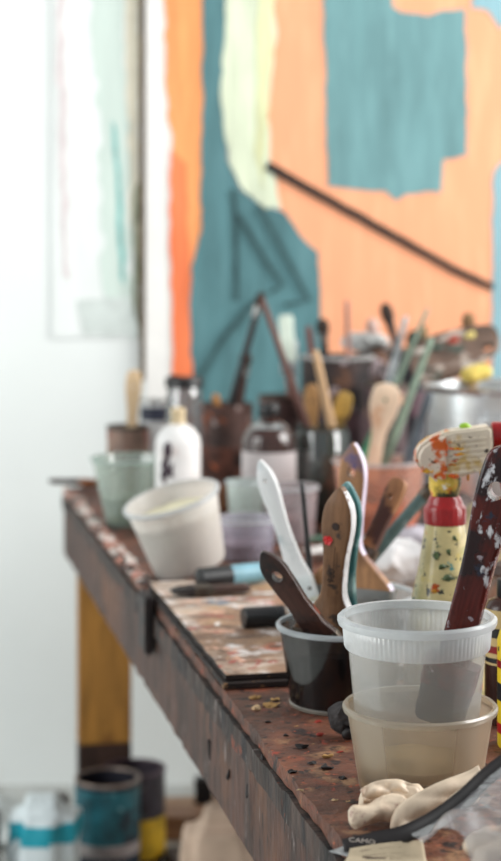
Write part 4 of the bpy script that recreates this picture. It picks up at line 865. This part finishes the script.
pk = thing('plastic_packet', 'clear crinkled plastic packet with a black edge and printed paper label', 'packet', T(430, 861))
pl0 = T(430, 861)
def Q(px, py, Y): return P(px, py, Y) - pl0
band = smoothpath([tuple(Q(343, 847, 1.192)), tuple(Q(372, 841, 1.192)), tuple(Q(405, 834, 1.19)), tuple(Q(438, 818, 1.186)), tuple(Q(466, 797, 1.186)), tuple(Q(488, 776, 1.188)), tuple(Q(520, 752, 1.192)), tuple(Q(560, 735, 1.195))], 48)
V, Fc = [], []
for k, p in enumerate(band):
    s = k / 48; p = Vector(p); d = Vector(band[min(k + 1, 48)]) - Vector(band[max(k - 1, 0)]); d.normalize()
    nrm = Vector((-d.z, 0.0, d.x)); w = 0.0034 + 0.0016 * math.sin(s * 3.1)
    for q in (-1, 0, 1): V.append(p + nrm * (w * q) + Vector((0, 0.001 * (q == 0) + 0.004 * q, 0)))
for k in range(48):
    for i in range(2): a_ = k * 3 + i; Fc.append([a_, a_ + 1, a_ + 4, a_ + 3])
V = [Vector((v.x, v.y, max(v.z, 0.0006))) for v in V]
mesh('black_edge', solid((V, Fc), 0.0012), mat('black_header', C(40, 36, 36), 0.45, var=0.2), pk, angle=180)
FILM = plastic('clear_film', C(232, 236, 240), 0.30, 0.12, 0.16, C(190, 190, 194), transl=0.4)
def film(u, v):
    n = mnoise.noise(Vector((u * 7, v * 5, 1.3))); m_ = mnoise.noise(Vector((u * 16 + 3, v * 9, 4.0)))
    return Vector((0, 0, 0.006 * n * math.sin(math.pi * min(1, v + 0.15)) + 0.003 * abs(m_) + 0.026 * math.sin(math.pi * v) * u))
V, Fc = [], []
nu, nv = 60, 40
for i in range(nu + 1):
    u = 0.31 + 0.69 * i / nu; p = Vector(band[min(48, int(round(u * 48)))]); f = u * 48; k0 = min(47, int(f)); p = Vector(band[k0]).lerp(Vector(band[k0 + 1]), f - k0)
    e = Vector((-0.045 + u * 0.24, -0.115 - 0.02 * u, 0.002))
    for j in range(nv + 1):
        v = j / nv; q = p.lerp(e, v) + film(u, v) * (1 if v > 0.02 else 0.2); q.z = max(q.z, 0.0012); q.y -= 0.003
        V.append(q)
for i in range(nu):
    for j in range(nv): k = i * (nv + 1) + j; Fc.append([k, k + 1, k + nv + 2, k + nv + 1])
film_vf = (V, Fc)
lab = sheet([Q(343, 876, 1.165), Q(428, 872, 1.165), Q(423, 841, 1.187), Q(350, 849, 1.187)], 20, 10, lambda u, v: Vector((0, 0, 0.0012 * math.sin(3 * u))))
lab = ([Vector((v.x, v.y, max(v.z, 0.0008))) for v in lab[0]], lab[1])
lb = mesh('paper_label', solid(lab, 0.0005), mat('cream_paper', C(180, 164, 138), 0.8, var=0.08), pk, angle=180)
def lab_pt(u, v):
    i, j = int(round(u * 20)), int(round(v * 10)); return lab[0][i * 11 + j] + Vector((0, 0, 0.0006))
lines = []
for k, v in enumerate((0.78, 0.64, 0.5, 0.36)):
    u = 0.16 + 0.03 * k
    while u < 0.86 - 0.1 * (k % 2):
        l = 0.02 + 0.05 * rng.random(); a_, b_ = lab_pt(u, v), lab_pt(min(1, u + l), v)
        lines.append(([a_, b_, b_ + Vector((0, 0.0011, 0.0004)), a_ + Vector((0, 0.0011, 0.0004))], [[0, 1, 2, 3]])); u += l + 0.022
mesh('printed_lines', join(*lines), mat('print_ink', C(84, 68, 56), 0.8), lb, smooth=False)
tx = text_mesh('CAMO', 0.0052)
to = mesh('printed_heading', tx, mat('white_ink', C(216, 206, 196), 0.7), pk, smooth=False)
to.matrix_local = Matrix.Translation(Q(362, 841, 1.1845)) @ Matrix.Rotation(math.radians(6), 4, 'Y') @ Matrix.Rotation(math.radians(78), 4, 'X') @ Matrix.Diagonal((1.15, 0.75, 1, 1))
tipf = sheet([Q(329, 852, 1.19), Q(352, 866, 1.178), Q(362, 851, 1.192), Q(350, 844, 1.20)], 8, 8, lambda u, v: Vector((0, 0, 0.001 * math.sin(6 * u))))
tipf = ([Vector((v.x, v.y, max(v.z, 0.0006))) for v in tipf[0]], tipf[1])
mesh('film_corner', solid(tipf, 0.0004), plastic('milky_film', C(206, 210, 212), 0.6, 0.2, 0.1), pk, angle=180)
gf = crumple(remesh(join(capsule(Q(477, 846, 1.135), Q(512, 838, 1.14), 0.0085, 0.011), capsule(Q(486, 862, 1.12), Q(520, 850, 1.13), 0.009, 0.011)), 0.0016, 3), 0.002, 120, 7)
gf = ([Vector((v.x, v.y, max(v.z, 0.0018))) for v in gf[0]], gf[1])
gx0, gx1 = min(v.x for v in gf[0]), max(v.x for v in gf[0]); gy0, gy1 = min(v.y for v in gf[0]), max(v.y for v in gf[0]); gz = max(v.z for v in gf[0]) + 0.0025
for v in film_vf[0]:
    d = math.hypot(max(gx0 - v.x, 0, v.x - gx1), max(gy0 - v.y, 0, v.y - gy1)); d = max(0, d - 0.004)
    v.z = max(v.z, gz * math.exp(-(d / 0.022) ** 2))
mesh('clear_film', film_vf, FILM, pk, angle=180)
go = mesh('folded_glove', gf, GL, None, pl0, angle=180); tag(go, 'folded cream glove inside the clear packet', 'glove')

# ------------------------------------------------------------------ things on the floor
tealm = mat('teal_label', C(34, 100, 112), 0.45, var=0.3, spots=[(C(30, 44, 56), 12, 0.56, 0.08), (C(110, 160, 168), 50, 0.68, 0.05)])
can('paint can with a teal and navy label standing on the floor by the table leg', 107.5, 2.745, 0.049, 0.157, mat('dark_can', C(44, 44, 54), 0.4, 0.3, var=0.2), z=0, rimm=mat('worn_rim', C(150, 136, 128), 0.4, 0.7, var=0.2), inside=mat('can_inside', C(50, 40, 40), 0.6),
    bands=((0.42, 0.93, tealm), (0.30, 0.42, mat('pale_band', C(170, 160, 158), 0.5, var=0.2)), (0.06, 0.30, mat('navy_label', C(36, 48, 62), 0.45, var=0.2)),), name='paint_can')
can('dark plum paint can with a yellow lower band beside the teal can', 134, 2.845, 0.049, 0.142, mat('plum_can', C(62, 54, 62), 0.45, 0.2, var=0.3, spots=[(C(110, 120, 112), 30, 0.62, 0.06)]), z=0, rimm=mat('plum_rim', C(84, 66, 76), 0.45, 0.4), inside=mat('plum_inside', C(40, 32, 38), 0.6),
    bands=((0.06, 0.50, mat('yellow_can_label', C(222, 178, 40), 0.5, var=0.15)),), name='paint_can')
def sack(label, px, py_top, Y, w, d, h, m, seed, name, cat, amp=0.012, sc=14, zb=0.0):
    vf = remesh(box(-w / 2, w / 2, -d / 2, d / 2, 0, h, min(w, d, h) * 0.25), 0.007, 3); vf = crumple(crumple(vf, amp, sc, seed), amp * 0.5, sc * 3, seed + 1)
    vf = ([Vector((v.x, v.y, max(v.z, 0))) for v in vf[0]], vf[1])
    r = thing(name, label, cat, ((px - 250.5) / F * Y, Y, zb)); mesh('bag_body', vf, m, r, angle=180); return r, vf
bg, vf = sack('white plastic bag with a bright teal band on the floor', 44, 808, 2.62, 0.10, 0.09, 0.168, mat('white_bag', C(214, 224, 226), 0.35, var=0.04), 3, 'plastic_bag', 'bag', 0.008)
tb = []
bandv = [(v, f) for v, f in (vf,)][0]
fsel = [f for f in vf[1] if 0.108 < sum(vf[0][i].z for i in f) / len(f) < 0.134]
ids = sorted({i for f in fsel for i in f}); mp_ = {i: k for k, i in enumerate(ids)}; cx = Vector((0, 0, 0))
mesh('teal_band', ([Vector((vf[0][i].x * 1.02, vf[0][i].y * 1.02, vf[0][i].z)) for i in ids], [[mp_[i] for i in f] for f in fsel]), mat('teal_print', C(30, 158, 176), 0.4, var=0.1), bg, angle=180)
sack('crumpled clear grey bag heaped against the wall', 3, 792, 2.93, 0.13, 0.13, 0.062, mat('grey_bag', C(190, 196, 194), 0.35, var=0.12, spots=[(C(120, 110, 106), 24, 0.6, 0.08)]), 8, 'crumpled_bag', 'bag', 0.02, 18)
sack('small dark bundle lying beside the crumpled grey bag', 60, 792, 2.93, 0.034, 0.05, 0.075, mat('dark_bundle', C(120, 118, 116), 0.6, var=0.4, scale=40), 11, 'dark_bundle', 'bundle', 0.01, 30)
sack('plain grey carton standing beside the bag with the teal band', -15, 820, 2.60, 0.04, 0.08, 0.15, mat('grey_card', C(130, 128, 126), 0.7, var=0.1), 14, 'grey_carton', 'carton', 0.003, 14)
sack('crumpled brown kraft paper bag on the floor under the table', 222, 805, 2.52, 0.115, 0.10, 0.185, mat('kraft_paper', C(190, 166, 146), 0.75, var=0.07), 5, 'kraft_bag', 'bag', 0.014, 8)
for k, (px, py, ang, L, c) in enumerate(((178, 833, 8, 0.24, (176, 140, 110)), (170, 842, -4, 0.22, (150, 112, 86)))):
    p = T(px, py + 12 * k, 0); o = mesh('timber_offcut', box(-L / 2, L / 2, -0.03, 0.03, 0, 0.03 + 0.008 * k, 0.001), wood('offcut_%d' % k, C(*c), 0.12, stretch=(1, 9, 9)), None, ((p.x + 0.02, -0.03)[k], (3.03, 2.945)[k], 0), smooth=False)
    o.rotation_euler = (0, 0, math.radians(ang)); tag(o, ('pale timber offcut lying behind the paint cans nearest the wall', 'browner timber offcut lying beside the plum paint can')[k], 'timber')
mb = thing('black_tin', 'small black tin standing on the timber offcut', 'tin', ((204 - 250.5) / F * 3.02, 3.02, 0.0305))
mesh('body', box(-0.015, 0.015, -0.012, 0.012, 0, 0.034, 0.002), M['black'], mb); mesh('lid', box(-0.016, 0.016, -0.013, 0.013, 0.0342, 0.042, 0.001), M['crumb'], mb)
o = mesh('dark_board_scrap', box(-0.08, 0.08, -0.05, 0.05, 0, 0.02, 0.001), M['foot'], None, (-0.045, 2.80, 0), smooth=False); o.rotation_euler = (0, 0, 0.2); tag(o, 'dark brown board scrap on the floor behind the kraft paper bag', 'board')
o = mesh('cardboard_sheet', box(-0.05, 0.06, -0.04, 0.04, 0, 0.045, 0.002), mat('pink_card', C(196, 156, 136), 0.7, var=0.1), None, (-0.125, 2.62, 0), smooth=False); o.rotation_euler = (0, 0, -0.15); tag(o, 'low pinkish cardboard box on the floor in front of the paint cans', 'box')

bpy.context.view_layer.update()
